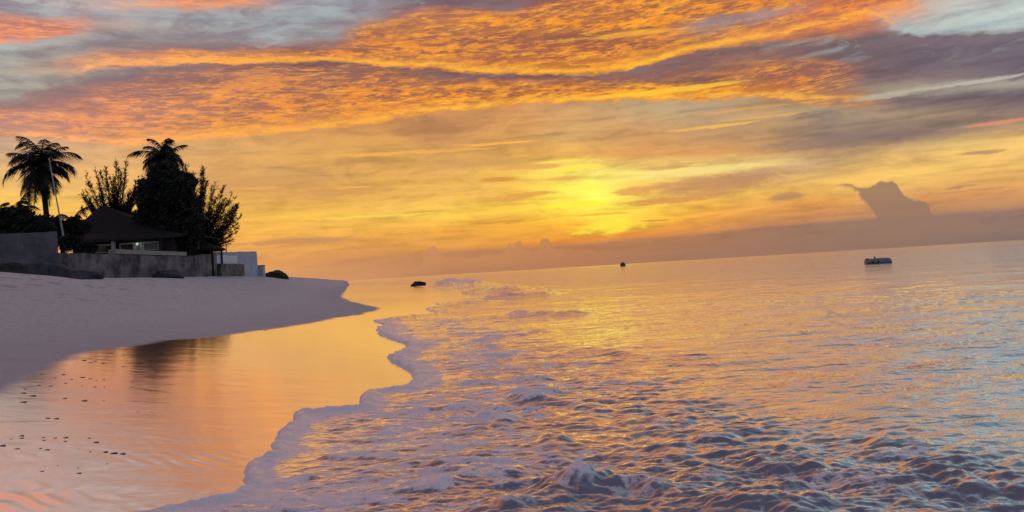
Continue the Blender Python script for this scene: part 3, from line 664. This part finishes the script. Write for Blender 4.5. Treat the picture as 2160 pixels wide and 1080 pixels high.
# a wall that runs between two spots on the berm: (px, depth) each; heights by world z
def wall_run(name, label, a, b, ztop_a, ztop_b, thick, m, cat='wall', rough_top=.04, z0=None, coping=None):
    A = at(a[0], 560, a[1]); B = at(b[0], 560, b[1])
    zg = min(ground_z(A.x, A.y), ground_z(B.x, B.y)) - .8 if z0 is None else z0
    root = empty(name, (A.x, A.y, zg), label, cat); root['kind'] = 'thing'
    d = Vector((B.x - A.x, B.y - A.y, 0)); L = d.length; d.normalize(); nrm = Vector((-d.y, d.x, 0))
    n = max(4, int(L / .5)); bm = bmesh.new(); rings = []
    rr = random.Random(len(label))
    for i in range(n + 1):
        t = i / n; c = d * L * t; zt = ztop_a + (ztop_b - ztop_a) * t - zg + rr.uniform(-1, 1) * rough_top
        ring = []
        for k, (o, z) in enumerate(((0, 0), (0, .33), (0, .66), (0, 1), (1, 1), (1, 0))):
            off = nrm * (o * thick) + nrm * (rr.uniform(-.03, .03) if 0 < z < 1 else 0)
            ring.append(bm.verts.new(c + off + Vector((0, 0, zt * z))))
        rings.append(ring)
    for P, Q in zip(rings, rings[1:]):
        for k in range(6): bm.faces.new((P[k], Q[k], Q[(k + 1) % 6], P[(k + 1) % 6]))
    bm.faces.new(rings[0]); bm.faces.new(rings[-1][::-1]); bmesh.ops.recalc_face_normals(bm, faces=bm.faces)
    obj('wall_face', bm, m, root)
    if coping:
        t0, t1, h, mm = coping
        bm = bmesh.new()
        p, q = d * L * t0, d * L * t1
        za = ztop_a + (ztop_b - ztop_a) * t0 - zg; zb = ztop_a + (ztop_b - ztop_a) * t1 - zg
        vs = []
        for c, zz in ((p, za), (q, zb)):
            for o in (-.06, thick + .06):
                for z in (zz + .045, zz + h): vs.append(bm.verts.new(c + nrm * o + Vector((0, 0, z))))
        for f in ((0, 1, 3, 2), (4, 6, 7, 5), (0, 4, 5, 1), (2, 3, 7, 6), (0, 2, 6, 4), (1, 5, 7, 3)): bm.faces.new([vs[i] for i in f])
        bmesh.ops.recalc_face_normals(bm, faces=bm.faces)
        obj('coping', bm, mm, root)
    return root, d, nrm
def zat(px, py, D): return at(px, py, D).z

wall_run('boundary_wall', 'tall bare grey plastered wall at the left end, below the palm', (-260, 44), (124, 54), zat(-260, 498, 44), zat(124, 489, 54), .35, M['plaster_grey'])
wall_run('retaining_wall', 'low stained masonry wall in front of the house with pale coping', (125, 54.5), (402, 74), zat(125, 533, 54.5), zat(402, 541, 74), .5, M['plaster_stain'],
         coping=(.36, .96, zat(300, 528, 67) - zat(300, 538, 67), M['cream']))
wall_run('wall_pier', 'short darker stretch of wall between the stained wall and the white end wall', (403, 74.6), (455, 80), zat(403, 540, 74.6), zat(455, 534, 80), .5, M['plaster_stain'], 'wall')
r_, d_, n_ = wall_run('whitewashed_wall', 'blue-white whitewashed end wall nearest the sea', (455.5, 80.6), (543, 92), zat(455, 532, 80.6), zat(543, 530, 92), .4, M['white_paint'])
bm = bmesh.new()                                     # pale rectangle fixed on its landward half
L0 = (at(500, 560, 86) - at(456, 560, 80.6)).length
zl = zat(470, 556, 82) - r_.location.z; zh = zat(470, 538, 82) - r_.location.z
ang = math.atan2(d_.y, d_.x); Mz = Matrix.Rotation(ang, 4, 'Z')
box(bm, .15, L0, -.07, -.01, zl, zh, Mz, .01); obj('white_panel', bm, M['white_panel'], r_)
bm = bmesh.new(); box(bm, .1, L0 * 1.15, -.5, -.02, 0, zl - .05, Mz, .03); obj('brick_footing', bm, M['plaster_stain'], r_)
A = at(549, 560, 93); zg = ground_z(A.x, A.y) - .5
stp = empty('concrete_block', (A.x, A.y, zg), 'small square concrete block at the seaward foot of the whitewashed wall', 'block')
bm = bmesh.new(); hw = .42; box(bm, -hw, hw, -.4, .4, 0, zat(549, 561, 93) - zg, None, .04); obj('block', bm, M['white_paint'], stp)
bm = bmesh.new(); box(bm, -hw - .05, hw + .05, -.45, .45, zat(549, 561, 93) - zg + .003, zat(549, 561, 93) - zg + .09, None, .02); obj('cap', bm, M['cream'], stp)

def rock(name, label, loc, sx, sy, sz, m, seed, cat='rock', group=None, sub=4):
    bm = bmesh.new(); bmesh.ops.create_icosphere(bm, subdivisions=sub, radius=1)
    rr = np.array([v.co[:] for v in bm.verts])
    n = fbm(rr[:, 0] * 1.0 + seed * 7, rr[:, 1] + rr[:, 2] * 1.3, 1.4, 4, seed, .6) 
    n2 = fbm(rr[:, 2] * 1.0 + seed * 3, rr[:, 0] - rr[:, 1], .9, 4, seed + 3, .6)
    for v, a, b in zip(bm.verts, n, n2):
        k = 1 + .45 * a + .3 * b
        v.co = Vector((v.co.x * sx * k, v.co.y * sy * k, max(v.co.z, -.35) * sz * k))
    o = obj(name, bm, m, None, loc, True); tag(o, label, cat, group); return o
A = at(581, 583, 97); rock('boulder', 'dark rounded boulder lying on the sand just seaward of the concrete block', (A.x, A.y, ground_z(A.x, A.y) + .1), 1.3, 1.1, .72, M['rock'], 4)
A = at(598, 585, 99); rock('boulder', 'smaller dark boulder leaning on the seaward side of the big one by the wall end', (A.x, A.y, ground_z(A.x, A.y) + .05), .55, .7, .62, M['rock'], 9)
A = at(563, 582, 95); rock('boulder', 'low dark boulder wedged between the concrete block and the big boulder', (A.x, A.y, ground_z(A.x, A.y) + .1), .6, .6, .45, M['rock'], 2)
A = onz(882, 603, .0); rock('boulder', 'olive-dark rock awash at the foot of the far breaker', (A.x, A.y, .1), 1.0, 1.0, .5, M['rock'], 6)
for i, (px, py, D, sx, sz, lb) in enumerate([(18, 562, 43, 1.3, .75, 'black heap of debris at the far left foot of the tall grey wall'), (75, 562, 46, 1.6, .85, 'grey heap of rubble under the middle of the tall grey wall'),
                             (128, 566, 50, 1.3, .55, 'low grey mound of rubble where the tall wall meets the stained wall'), (165, 568, 53, 1.4, .5, 'flat rubble mound at the left foot of the stained wall'), (352, 566, 66, 1.3, .55, 'dark rubble mound at the foot of the right part of the stained wall')]):
    A = at(px, py, D); rock('rubble_heap', lb, (A.x, A.y, ground_z(A.x, A.y) + .05), sx, .8, sz, M['rubble'] if i else M['rock'], 20 + i, 'rubble')

# ---------------- house
def house():
    D0 = 74.0
    pl = at(150, 520, D0); pr = at(372, 520, D0)
    ze = zat(260, 503, D0); zb = zat(260, 545, D0) - 1.5; W2 = (pr.x - pl.x) / 2
    cx = (pl.x + pr.x) / 2
    root = empty('beach_house', (cx, D0, zb), 'dark low beach house with a steep hip roof and a lit window', 'house')
    H = ze - zb; dep = 8.0
    wx0, wx1 = -W2 * .93, W2 * .93
    # openings in the front wall, by photo pixels
    ops = [(201, 239, 515, 531), (252, 284, 514, 530), (285, 300, 512, 530), (301, 337, 513, 530)]
    bm = bmesh.new()
    z_lo = zat(260, 531, D0) - zb; z_hi = zat(260, 513, D0) - zb
    xs = [(at(a, 520, D0).x - cx, at(b, 520, D0).x - cx) for a, b, _, _ in ops]
    box(bm, wx0, wx1, .0, .25, 0, z_lo); box(bm, wx0, wx1, 0, .25, z_hi, H - .02)
    cur = wx0
    for (a, b) in xs:
        if a - cur > .05: box(bm, cur, a, .0, .25, z_lo, z_hi)
        cur = b
    box(bm, cur, wx1, 0, .25, z_lo, z_hi)
    box(bm, wx0, wx0 + .25, .25, dep, 0, H - .02); box(bm, wx1 - .25, wx1, .25, dep, 0, H - .02); box(bm, wx0, wx1, dep, dep + .25, 0, H - .02)
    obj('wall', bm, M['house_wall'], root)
    # hip roof with overhang and slightly concave slopes
    bm = bmesh.new(); pk = zat(214, 433, D0 + 4) - zb; pkx = at(214, 433, D0 + 4).x - cx; ov = 1.0
    rings = []
    for t, k in ((0, 1.0), (.2, .76), (.45, .52), (.7, .29), (.9, .10), (1.0, .015)):
        z = H + (pk - H) * t ** 1.08
        c = [(-W2 - ov, -ov), (W2 + ov, -ov), (W2 + ov, dep + ov), (-W2 - ov, dep + ov)]
        ring = []
        for j in range(4):
            p, q = c[j], c[(j + 1) % 4]
            for s in range(6):
                u = s / 6; x = p[0] + (q[0] - p[0]) * u; y = p[1] + (q[1] - p[1]) * u
                ring.append(bm.verts.new((pkx + (x - pkx) * k, dep / 2 + (y - dep / 2) * k, z + random.uniform(-.03, .03))))
        rings.append(ring)
    for a, b in zip(rings, rings[1:]):
        for j in range(24): bm.faces.new((a[j], a[(j + 1) % 24], b[(j + 1) % 24], b[j]))
    bm.faces.new(rings[-1]); bm.faces.new(rings[0][::-1])
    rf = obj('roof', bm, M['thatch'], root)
    bm = bmesh.new(); box(bm, -W2 - ov, W2 + ov, -ov - .06, -ov, H - .22, H + .02); obj('fascia', bm, M['fascia'], rf)
    # windows: dark panes in pale frames, one lit bay, one curtained
    for i, ((a, b), kind) in enumerate(zip(xs, ('glass', 'glass', 'lit', 'curtain'))):
        bm = bmesh.new(); f = .13
        box(bm, a, a + f, -.05, .12, z_lo, z_hi); box(bm, b - f, b, -.05, .12, z_lo, z_hi)
        box(bm, a + f, b - f, -.05, .12, z_hi - f, z_hi)
        box(bm, a + f, b - f, -.05, .12, z_lo, z_lo + .05)
        wn = obj('window', bm, M['frame_white'], root)
        if kind == 'lit': wn['label'] = 'narrow bay with a small greenish light burning at its top'
        bm = bmesh.new(); box(bm, a + f, b - f, .04, .07, z_lo + .05, z_hi - f)
        obj('pane' if kind == 'glass' else 'curtain', bm, M['glass' if kind == 'glass' else 'curtain'], wn)
        if kind == 'lit':
            bm = bmesh.new(); bmesh.ops.create_icosphere(bm, subdivisions=3, radius=.11)
            obj('bulb', bm, M['lamp'], wn, (a + .25, -.12, z_hi - .16), True)
            ld = bpy.data.lights.new('bulb_light', 'POINT'); ld.energy = 1.2; ld.color = (.8, 1, .75); ld.shadow_soft_size = .1
            lo = bpy.data.objects.new('bulb_light', ld); COL.objects.link(lo); lo.parent = wn; lo.location = (a + .35, -.35, z_hi - .25)
    # pillars of the veranda
    for xx in (at(246, 520, D0).x - cx, at(345, 520, D0).x - cx, wx0 + .3):
        bm = bmesh.new(); box(bm, xx - .14, xx + .14, -.7, -.42, 0, H - .23, None, .02); obj('post', bm, M['frame_white'] if xx < wx1 * .5 and xx > wx0 + 1 else M['house_wall'], root)
house()
def pavilion():
    D = 79.0; a = at(352, 530, D); b = at(462, 527, D); cx = (a.x + b.x) / 2; hw = (b.x - a.x) / 2
    z0 = ground_z(cx, D); ze = zat(410, 526, D); zp = zat(400, 497, D)
    root = empty('beach_pavilion', (cx, D, z0), 'low dark thatched pavilion roof under the casuarina, right of the house', 'pavilion')
    bm = bmesh.new(); rings = []
    for t, k in ((-.12, 1.02), (0, 1.0), (.3, .66), (.7, .3), (1, .03)):
        rings.append([bm.verts.new((hw * k * math.cos(j * math.pi / 8) - hw * .25 * (1 - k), hw * .8 * k * math.sin(j * math.pi / 8) + 1.5, ze - z0 + (zp - ze) * t + random.uniform(-.04, .04))) for j in range(16)])
    for p, q in zip(rings, rings[1:]):
        for j in range(16): bm.faces.new((p[j], p[(j + 1) % 16], q[(j + 1) % 16], q[j]))
    bm.faces.new(rings[-1]); bm.faces.new(rings[0][::-1])
    obj('roof', bm, M['thatch'], root)
    for j in range(4):
        x = hw * .7 * (-1 if j < 2 else 1); y = 1.5 + hw * .5 * (-1 if j % 2 else 1)
        bm = bmesh.new(); tube(bm, [(x, y, -.6), (x * 1.0, y, ze - z0 + .2)], .1, 8); obj('post', bm, M['bark'], root)
pavilion()

# ---------------- poles
def flagpole():
    D = 64.0; b = at(133.5, 498, D); t = at(104, 338, D); d = (t - b); b0 = b - d * .35
    root = empty('flagpole', b0, 'tall pale pole leaning to the left in front of the left palm', 'pole')
    bm = bmesh.new(); L = (t - b0)
    tube(bm, [L * k for k in (0, .2, .45)], [.085, .08, .07], 10); obj('lower_mast', bm, M['pole'], root)
    bm = bmesh.new(); tube(bm, [L * k for k in (.452, .7, .9, 1.0)], [.055, .05, .045, .035], 10); obj('upper_mast', bm, M['pole'], root)
    bm = bmesh.new(); bmesh.ops.create_icosphere(bm, subdivisions=2, radius=.08); obj('finial', bm, M['pole'], root, L * 1.01, True)
flagpole()
A = at(478, 535, 86); T_ = at(476.5, 512, 86)
bm = bmesh.new(); tube(bm, [(0, 0, -.6), (T_.x - A.x, 0, T_.z - A.z)], .05, 8); tag(obj('post', bm, M['bark'], None, A), 'thin dark post standing up behind the whitewashed wall', 'post')

# ---------------- palms
def palm(px, pycrown, D, base_drop, spread, n, label, seed, upright=.25, full=1.0, dead=True, hang=1.0):
    rr = random.Random(seed)
    top = at(px, pycrown, D); zb = top.z - base_drop
    root = empty('palm_tree', (top.x + .4, top.y, zb), label, 'palm')
    H = top.z - zb; bm = bmesh.new()
    pts = [Vector((-.4 * (t ** 1.6), 0, H * t)) for t in [i / 10 for i in range(11)]]
    tube(bm, pts, [.30 - .13 * i / 10 + .02 * (i % 2) for i in range(11)], 10); obj('trunk', bm, M['bark'], root, None, True)
    bm = bmesh.new(); c0 = pts[-1]
    for i in range(n):
        az = 2 * math.pi * (i * .618034) + rr.uniform(-.35, .35)
        f = i / (n - 1)
        el0 = R(88 - 160 * f ** .9) + rr.uniform(-.3, .3)
        L = spread * rr.uniform(.72, 1.18) * (1.0 if f < .8 else .85)
        dh = Vector((math.cos(az), math.sin(az), 0)); p = c0.copy(); el = el0; pts_ = [p.copy()]; ns = 12
        droop = (.9 + 1.5 * rr.random()) * hang * (1 - .35 * max(0, -math.sin(el0)))
        for s in range(ns):
            el = el - droop / ns * (.35 + 1.5 * s / ns)
            el = max(el, -1.5)
            p = p + (dh * math.cos(el) + Vector((0, 0, math.sin(el)))) * (L / ns); pts_.append(p.copy())
        tube(bm, pts_, [.045 * (1 - .8 * k / ns) + .008 for k in range(ns + 1)], 4, False)
        side = Vector((-dh.y, dh.x, 0)); tw = rr.uniform(-.5, .5)
        nl = int(38 * full)
        for k in range(nl):
            t = .1 + .9 * k / nl; q = t * ns; j = min(int(q), ns - 1); fr = q - j
            b = pts_[j].lerp(pts_[j + 1], fr); ax = (pts_[j + 1] - pts_[j]).normalized(); upv = side.cross(ax)
            ll = L * .34 * math.sin(math.pi * (.12 + .86 * t) ** .8) ** .7 * rr.uniform(.8, 1.15) + .05
            for sg in (-1, 1):
                if rr.random() < .06: continue
                d = (side * sg * math.cos(tw * sg) + upv * (-.15 + tw * .3 * sg) + ax * (.55 + .5 * t) + Vector((0, 0, -.55 - .5 * rr.random()))).normalized()
                e = b + d * ll + Vector((0, 0, -.22 * ll)); m_ = b + d * ll * .5
                wv = ax * .036
                v = [bm.verts.new(b - wv), bm.verts.new(b + wv), bm.verts.new(m_ + wv * .8), bm.verts.new(e), bm.verts.new(m_ - wv * .8)]
                bm.faces.new(v)
    for i in range(7):                                  # coconuts
        a = i * .9; bmesh.ops.create_icosphere(bm, subdivisions=1, radius=.16, matrix=Matrix.Translation(c0 + Vector((math.cos(a) * .32, math.sin(a) * .32, -.35 - .1 * (i % 2)))))
    obj('crown', bm, M['leaf'], root)
    return root
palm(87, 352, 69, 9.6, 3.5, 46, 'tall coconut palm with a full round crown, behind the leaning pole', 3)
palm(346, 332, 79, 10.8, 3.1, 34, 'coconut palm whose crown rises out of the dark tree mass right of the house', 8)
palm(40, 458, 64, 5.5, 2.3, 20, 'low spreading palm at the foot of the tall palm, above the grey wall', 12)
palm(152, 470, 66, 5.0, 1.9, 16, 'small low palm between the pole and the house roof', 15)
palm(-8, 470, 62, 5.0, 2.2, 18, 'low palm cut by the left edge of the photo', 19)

# ---------------- casuarinas and broadleaf trees
def twig_tree(name, label, cat, px, D, zb_px, branches, seed, mt, up=1.0, leaf=.16, dens=1.0, trunk_r=.25):
    """branches: list of (tip px, tip py, spread m) - real feathery limbs from the trunk, in depth too"""
    rr = random.Random(seed); base = at(px, zb_px, D)
    branches = branches + [(x + rr.uniform(-16, 5), y + rr.uniform(6, 42), q * .8) for x, y, q in branches for _ in (0, 1)]
    zg = base.z
    root = empty(name, base, label, cat)
    tb = bmesh.new(); fb = bmesh.new()
    hmax = max(at(p, q, D).z for p, q, _ in branches) - zg
    tube(tb, [(0, 0, -1.0), (.1, .05, hmax * .3), (0, 0, hmax * .55)], [trunk_r, trunk_r * .75, trunk_r * .4], 8)
    for (tx, ty, sp) in branches:
        tip = at(tx, ty, D) - base; tip.y += rr.uniform(-1.6, 1.6)
        st = Vector((tip.x * .1, 0, max(.2, min(hmax * .5, tip.z * rr.uniform(.05, .45)))))
        mid = st.lerp(tip, .5) + Vector((tip.x * rr.uniform(-.05, .3), 0, rr.uniform(-.15, .05) * tip.z))
        cur = [st * (1 - t) ** 2 + mid * 2 * t * (1 - t) + tip * t * t for t in [i / 12 for i in range(13)]]
        tube(tb, cur, [.05 * (1 - .85 * i / 12) + .010 for i in range(13)], 5, False)
        L = (tip - st).length
        for k in range(int(34 * dens * L / 4)):
            t = .12 + .88 * rr.random() ** .8; q = t * 12; j = min(int(q), 11); b = cur[j].lerp(cur[j + 1], q - j)
            ax = (cur[j + 1] - cur[j]).normalized()
            d = Vector((rr.gauss(0, 1), rr.gauss(0, 1), rr.gauss(.45 * up, .6))).normalized()
            d = (d * .9 + ax * .5).normalized(); ln = sp * (1.7 - 1.1 * t) * rr.uniform(.3, 1.1)
            e = b + d * ln + Vector((0, 0, .10 * ln * up))
            tube(fb, [b, b.lerp(e, .5) + Vector((0, 0, -.04)), e], [.014, .01, .005], 3, False)
            for m2 in range(9):
                s_ = rr.random(); c = b.lerp(e, s_); dd = (d + Vector((rr.gauss(0, .6), rr.gauss(0, .6), rr.gauss(0, .6)))).normalized()
                o = dd.orthogonal().normalized() * leaf * .16; l2 = leaf * rr.uniform(.8, 2.0)
                fb.faces.new([fb.verts.new(c - o), fb.verts.new(c + o), fb.verts.new(c + dd * l2)])
    obj('trunk', tb, M['bark'], root, None, True); obj('crown', fb, mt, root)
    return root
cb = [(188,405,.6),(196,372,.6),(214,350,.6),(230,337,.6),(243,360,.6),(256,358,.6),(268,378,.6),(281,346,.6),(292,372,.6),(300,395,.7),(180,425,.6),(205,395,.8),(236,390,.8),(262,405,.8),(286,400,.8),(222,410,.8),(312,380,.6),(200,440,.7),(250,430,.8),(275,430,.8)]
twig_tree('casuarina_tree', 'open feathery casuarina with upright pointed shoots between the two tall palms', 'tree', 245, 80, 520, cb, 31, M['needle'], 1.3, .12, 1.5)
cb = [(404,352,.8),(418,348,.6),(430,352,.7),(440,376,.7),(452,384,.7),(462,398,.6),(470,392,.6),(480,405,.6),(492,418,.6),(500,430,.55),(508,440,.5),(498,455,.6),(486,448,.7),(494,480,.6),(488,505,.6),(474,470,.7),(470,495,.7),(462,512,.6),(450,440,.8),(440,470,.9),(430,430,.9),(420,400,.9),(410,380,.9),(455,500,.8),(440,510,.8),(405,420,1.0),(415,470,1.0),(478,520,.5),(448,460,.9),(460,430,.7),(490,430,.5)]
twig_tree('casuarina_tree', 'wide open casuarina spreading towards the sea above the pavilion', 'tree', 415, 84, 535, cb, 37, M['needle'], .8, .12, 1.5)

def leafy_tree(name, label, cat, px, D, zb_py, blobs, seed, mt, leaf=.16, per=900, trunk_r=.3):
    """blobs: (px, py, radius px) lobes of one crown; leaves fill each lobe's shell and volume, lobes differ in depth"""
    rr = random.Random(seed); base = at(px, zb_py, D); root = empty(name, base, label, cat)
    tb = bmesh.new(); fb = bmesh.new(); s = D / FOC
    cs = [(at(a, b, D) - base + Vector((0, rr.uniform(-1, 1) * c * s * .7, 0)), c * s) for a, b, c in blobs]
    hm = max(c.z for c, _ in cs)
    tube(tb, [(0, 0, -1), (0, 0, hm * .5), (0, .1, hm * .8)], [trunk_r, trunk_r * .8, trunk_r * .3], 8)
    for c, r in cs:
        tube(tb, [(0, 0, hm * .25), (c.x * .5, c.y * .5, (hm * .25 + c.z) * .5 + .1), tuple(c)], [trunk_r * .4, trunk_r * .25, .03], 6, False)
        for k in range(int(per * max(.4, (r / 1.0) ** 1.5))):
            d = Vector((rr.gauss(0, 1), rr.gauss(0, 1), rr.gauss(0, 1))).normalized()
            q = rr.random() ** .4 * (1 + .22 * math.sin(5 * d.x + seed) * math.sin(6 * d.z + 2 * d.y))
            p = c + d * r * q * (1.12 if rr.random() < .1 else 1)
            nrm = Vector((rr.gauss(0, 1), rr.gauss(0, 1), rr.gauss(0, 1))).normalized(); u = nrm.orthogonal().normalized(); v = nrm.cross(u)
            l = leaf * rr.uniform(.6, 1.5)
            fb.faces.new([fb.verts.new(p + u * l), fb.verts.new(p + v * l * .45), fb.verts.new(p - u * l), fb.verts.new(p - v * l * .45)])
    obj('trunk', tb, M['bark'], root, None, True); obj('crown', fb, mt, root); return root
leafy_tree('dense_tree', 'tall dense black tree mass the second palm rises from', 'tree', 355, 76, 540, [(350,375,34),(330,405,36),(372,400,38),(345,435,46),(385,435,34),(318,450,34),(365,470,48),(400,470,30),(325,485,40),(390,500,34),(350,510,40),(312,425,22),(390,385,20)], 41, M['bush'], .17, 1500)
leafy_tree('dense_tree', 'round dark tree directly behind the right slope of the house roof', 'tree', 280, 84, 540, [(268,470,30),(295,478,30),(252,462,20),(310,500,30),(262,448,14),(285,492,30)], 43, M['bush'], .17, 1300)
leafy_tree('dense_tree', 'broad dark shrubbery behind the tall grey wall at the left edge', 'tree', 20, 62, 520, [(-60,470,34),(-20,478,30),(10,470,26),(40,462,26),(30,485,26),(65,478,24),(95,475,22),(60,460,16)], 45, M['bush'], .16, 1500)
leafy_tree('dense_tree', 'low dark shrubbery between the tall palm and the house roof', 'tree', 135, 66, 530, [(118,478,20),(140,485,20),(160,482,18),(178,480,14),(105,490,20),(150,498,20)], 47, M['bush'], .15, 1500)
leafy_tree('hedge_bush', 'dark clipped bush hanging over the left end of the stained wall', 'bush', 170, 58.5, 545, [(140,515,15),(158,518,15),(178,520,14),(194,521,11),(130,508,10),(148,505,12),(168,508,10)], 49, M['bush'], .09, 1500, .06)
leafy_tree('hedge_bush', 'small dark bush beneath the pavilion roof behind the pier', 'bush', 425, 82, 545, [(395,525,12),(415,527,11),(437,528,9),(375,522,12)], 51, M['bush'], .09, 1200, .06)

# ---------------- afloat
def dinghy():
    A = onz(1853, 557, .0); D = A.y; s = D / FOC; L = 52 * s; root = empty('moored_dinghy', (A.x, A.y, -.05), 'small grey tubby dinghy moored on the open water at right', 'boat')
    n = 14; r = .5 * L * .27
    bm = bmesh.new(); rings = []
    prof = [(-.5, .93), (-.49, 1.0), (-.3, 1.0), (-.12, 1.02), (.1, 1.1), (.3, 1.08), (.42, .98), (.47, .82), (.5, .55)]
    for x, k in prof:
        rings.append([bm.verts.new((x * L, math.cos(2 * math.pi * j / n) * r * 1.35 * k, r * .95 + math.sin(2 * math.pi * j / n) * r * (k if math.sin(2 * math.pi * j / n) > 0 or x > -.3 else k * .95))) for j in range(n)])
    for p, q in zip(rings, rings[1:]):
        for j in range(n): bm.faces.new((p[j], p[(j + 1) % n], q[(j + 1) % n], q[j]))
    bm.faces.new(rings[0][::-1]); bm.faces.new(rings[-1]); obj('hull', bm, M['hull'], root, None, True)
    bm = bmesh.new(); box(bm, -.505 * L, -.02 * L, -r * 1.42, r * 1.42, -.02, r * .38, None, .03); obj('rubbing_band', bm, M['hull_dark'], root)
    bm = bmesh.new(); box(bm, .36 * L, .495 * L, -r * 1.2, r * 1.2, .05, r * .75, None, .05); obj('bow_fender', bm, M['hull_dark'], root)
    bm = bmesh.new(); tube(bm, [(-.13 * L, 0, r * 1.7), (-.14 * L, 0, r * 2.35)], .05, 8); box(bm, -.17 * L, -.105 * L, -.06, .06, r * 2.2, r * 2.5, None, .02); obj('cleat', bm, M['hull_dark'], root)
    bm = bmesh.new(); box(bm, -.5 * L, -.40 * L, -.12, .12, r * 1.75, r * 2.08, None, .03); obj('motor_bracket', bm, M['hull_dark'], root)
    for x in (-.29, -.09):
        bm = bmesh.new(); box(bm, (x - .035) * L, (x + .035) * L, -r * 1.46, -r * 1.2, r * .6, r * 1.25, None, .02); obj('strap', bm, M['hull_dark'], root)
dinghy()
def buoy():
    A = onz(1314, 562, .0); D = A.y; s = D / FOC; r = 5.6 * s; root = empty('mooring_buoy', (A.x, A.y, 0), 'dark domed mooring buoy on the horizon line', 'buoy')
    bm = bmesh.new(); n = 24; prof = [(.0, -.4), (.95, -.4), (1.0, 0), (1.0, .55), (.92, .95), (.7, 1.3), (.4, 1.5), (.1, 1.56)]
    rings = [[bm.verts.new((r * a * math.cos(2 * math.pi * j / n), r * a * math.sin(2 * math.pi * j / n), r * z)) for j in range(n)] for a, z in prof[1:]]
    for p, q in zip(rings, rings[1:]):
        for j in range(n): bm.faces.new((p[j], p[(j + 1) % n], q[(j + 1) % n], q[j]))
    bm.faces.new(rings[0][::-1]); bm.faces.new(rings[-1]); obj('float', bm, M['buoy'], root, None, True)
    bm = bmesh.new(); tube(bm, [(0, 0, r * 1.5), (0, 0, r * 1.75)], r * .12, 8); obj('mooring_ring', bm, M['hull_dark'], root)
buoy()

# ---------------- little dark lumps left on the wet sand
LUMPS = [(121,744,5),(176,760,7),(190,765,5),(200,762,6),(216,766,6),(232,745,5),(260,750,5),(285,751,4),(307,768,5),(258,773,5),(272,766,4),(133,790,6),(173,796,7),(189,799,6),(203,803,4),(218,801,4),(86,790,6),(115,797,5),(150,800,5),(82,813,5),(106,814,5),(138,809,5),
         (52,821,6),(49,829,8),(68,835,10),(173,814,4),(200,816,5),(219,816,4),(277,804,4),(277,817,4),(49,848,9),(136,840,7),(177,845,9),(218,845,4),(100,882,7),(118,883,8),(45,919,7),(90,923,6),(45,924,6),(22,926,5),(4,940,10),(34,947,9),(91,929,7),(98,949,8),(115,924,6),(138,923,8),(137,931,6),(187,924,6),(202,933,8),(85,946,5),(190,953,4),(222,953,8),(240,956,10),(258,957,9),(88,994,6),(166,998,8),
         (330,830,3),(290,868,3),(318,869,3),(164,987,4),(121,982,3),(226,978,3),(408,740,3),(440,715,4),(480,711,4),(560,697,4),(520,709,3)]
proto = None
rl = random.Random(5)
for (px, py, wpx) in LUMPS:
    p = on_film(px, py); s = p.y / FOC
    if proto is None:
        bm = bmesh.new(); bmesh.ops.create_icosphere(bm, subdivisions=3, radius=1)
        for v in bm.verts:
            k = 1 + .25 * math.sin(3 * v.co.x + 2 * v.co.y) + .15 * math.sin(7 * v.co.y)
            v.co = Vector((v.co.x * k, v.co.y * k, max(v.co.z, -.3)))
        proto = o = obj('sand_lump', bm, M['shell'], None, None, True)
        tag(o, 'small flat dark lump on the shiny wet sand', 'lump', 'dark lumps scattered over the wet sand')
    else:
        o = proto.copy(); COL.objects.link(o)
    rw = wpx * s * .72
    o.location = p; o.scale = (rw, rw * rl.uniform(.7, 1.3), rw * .16); o.rotation_euler = (0, 0, rl.uniform(-.5, .5))
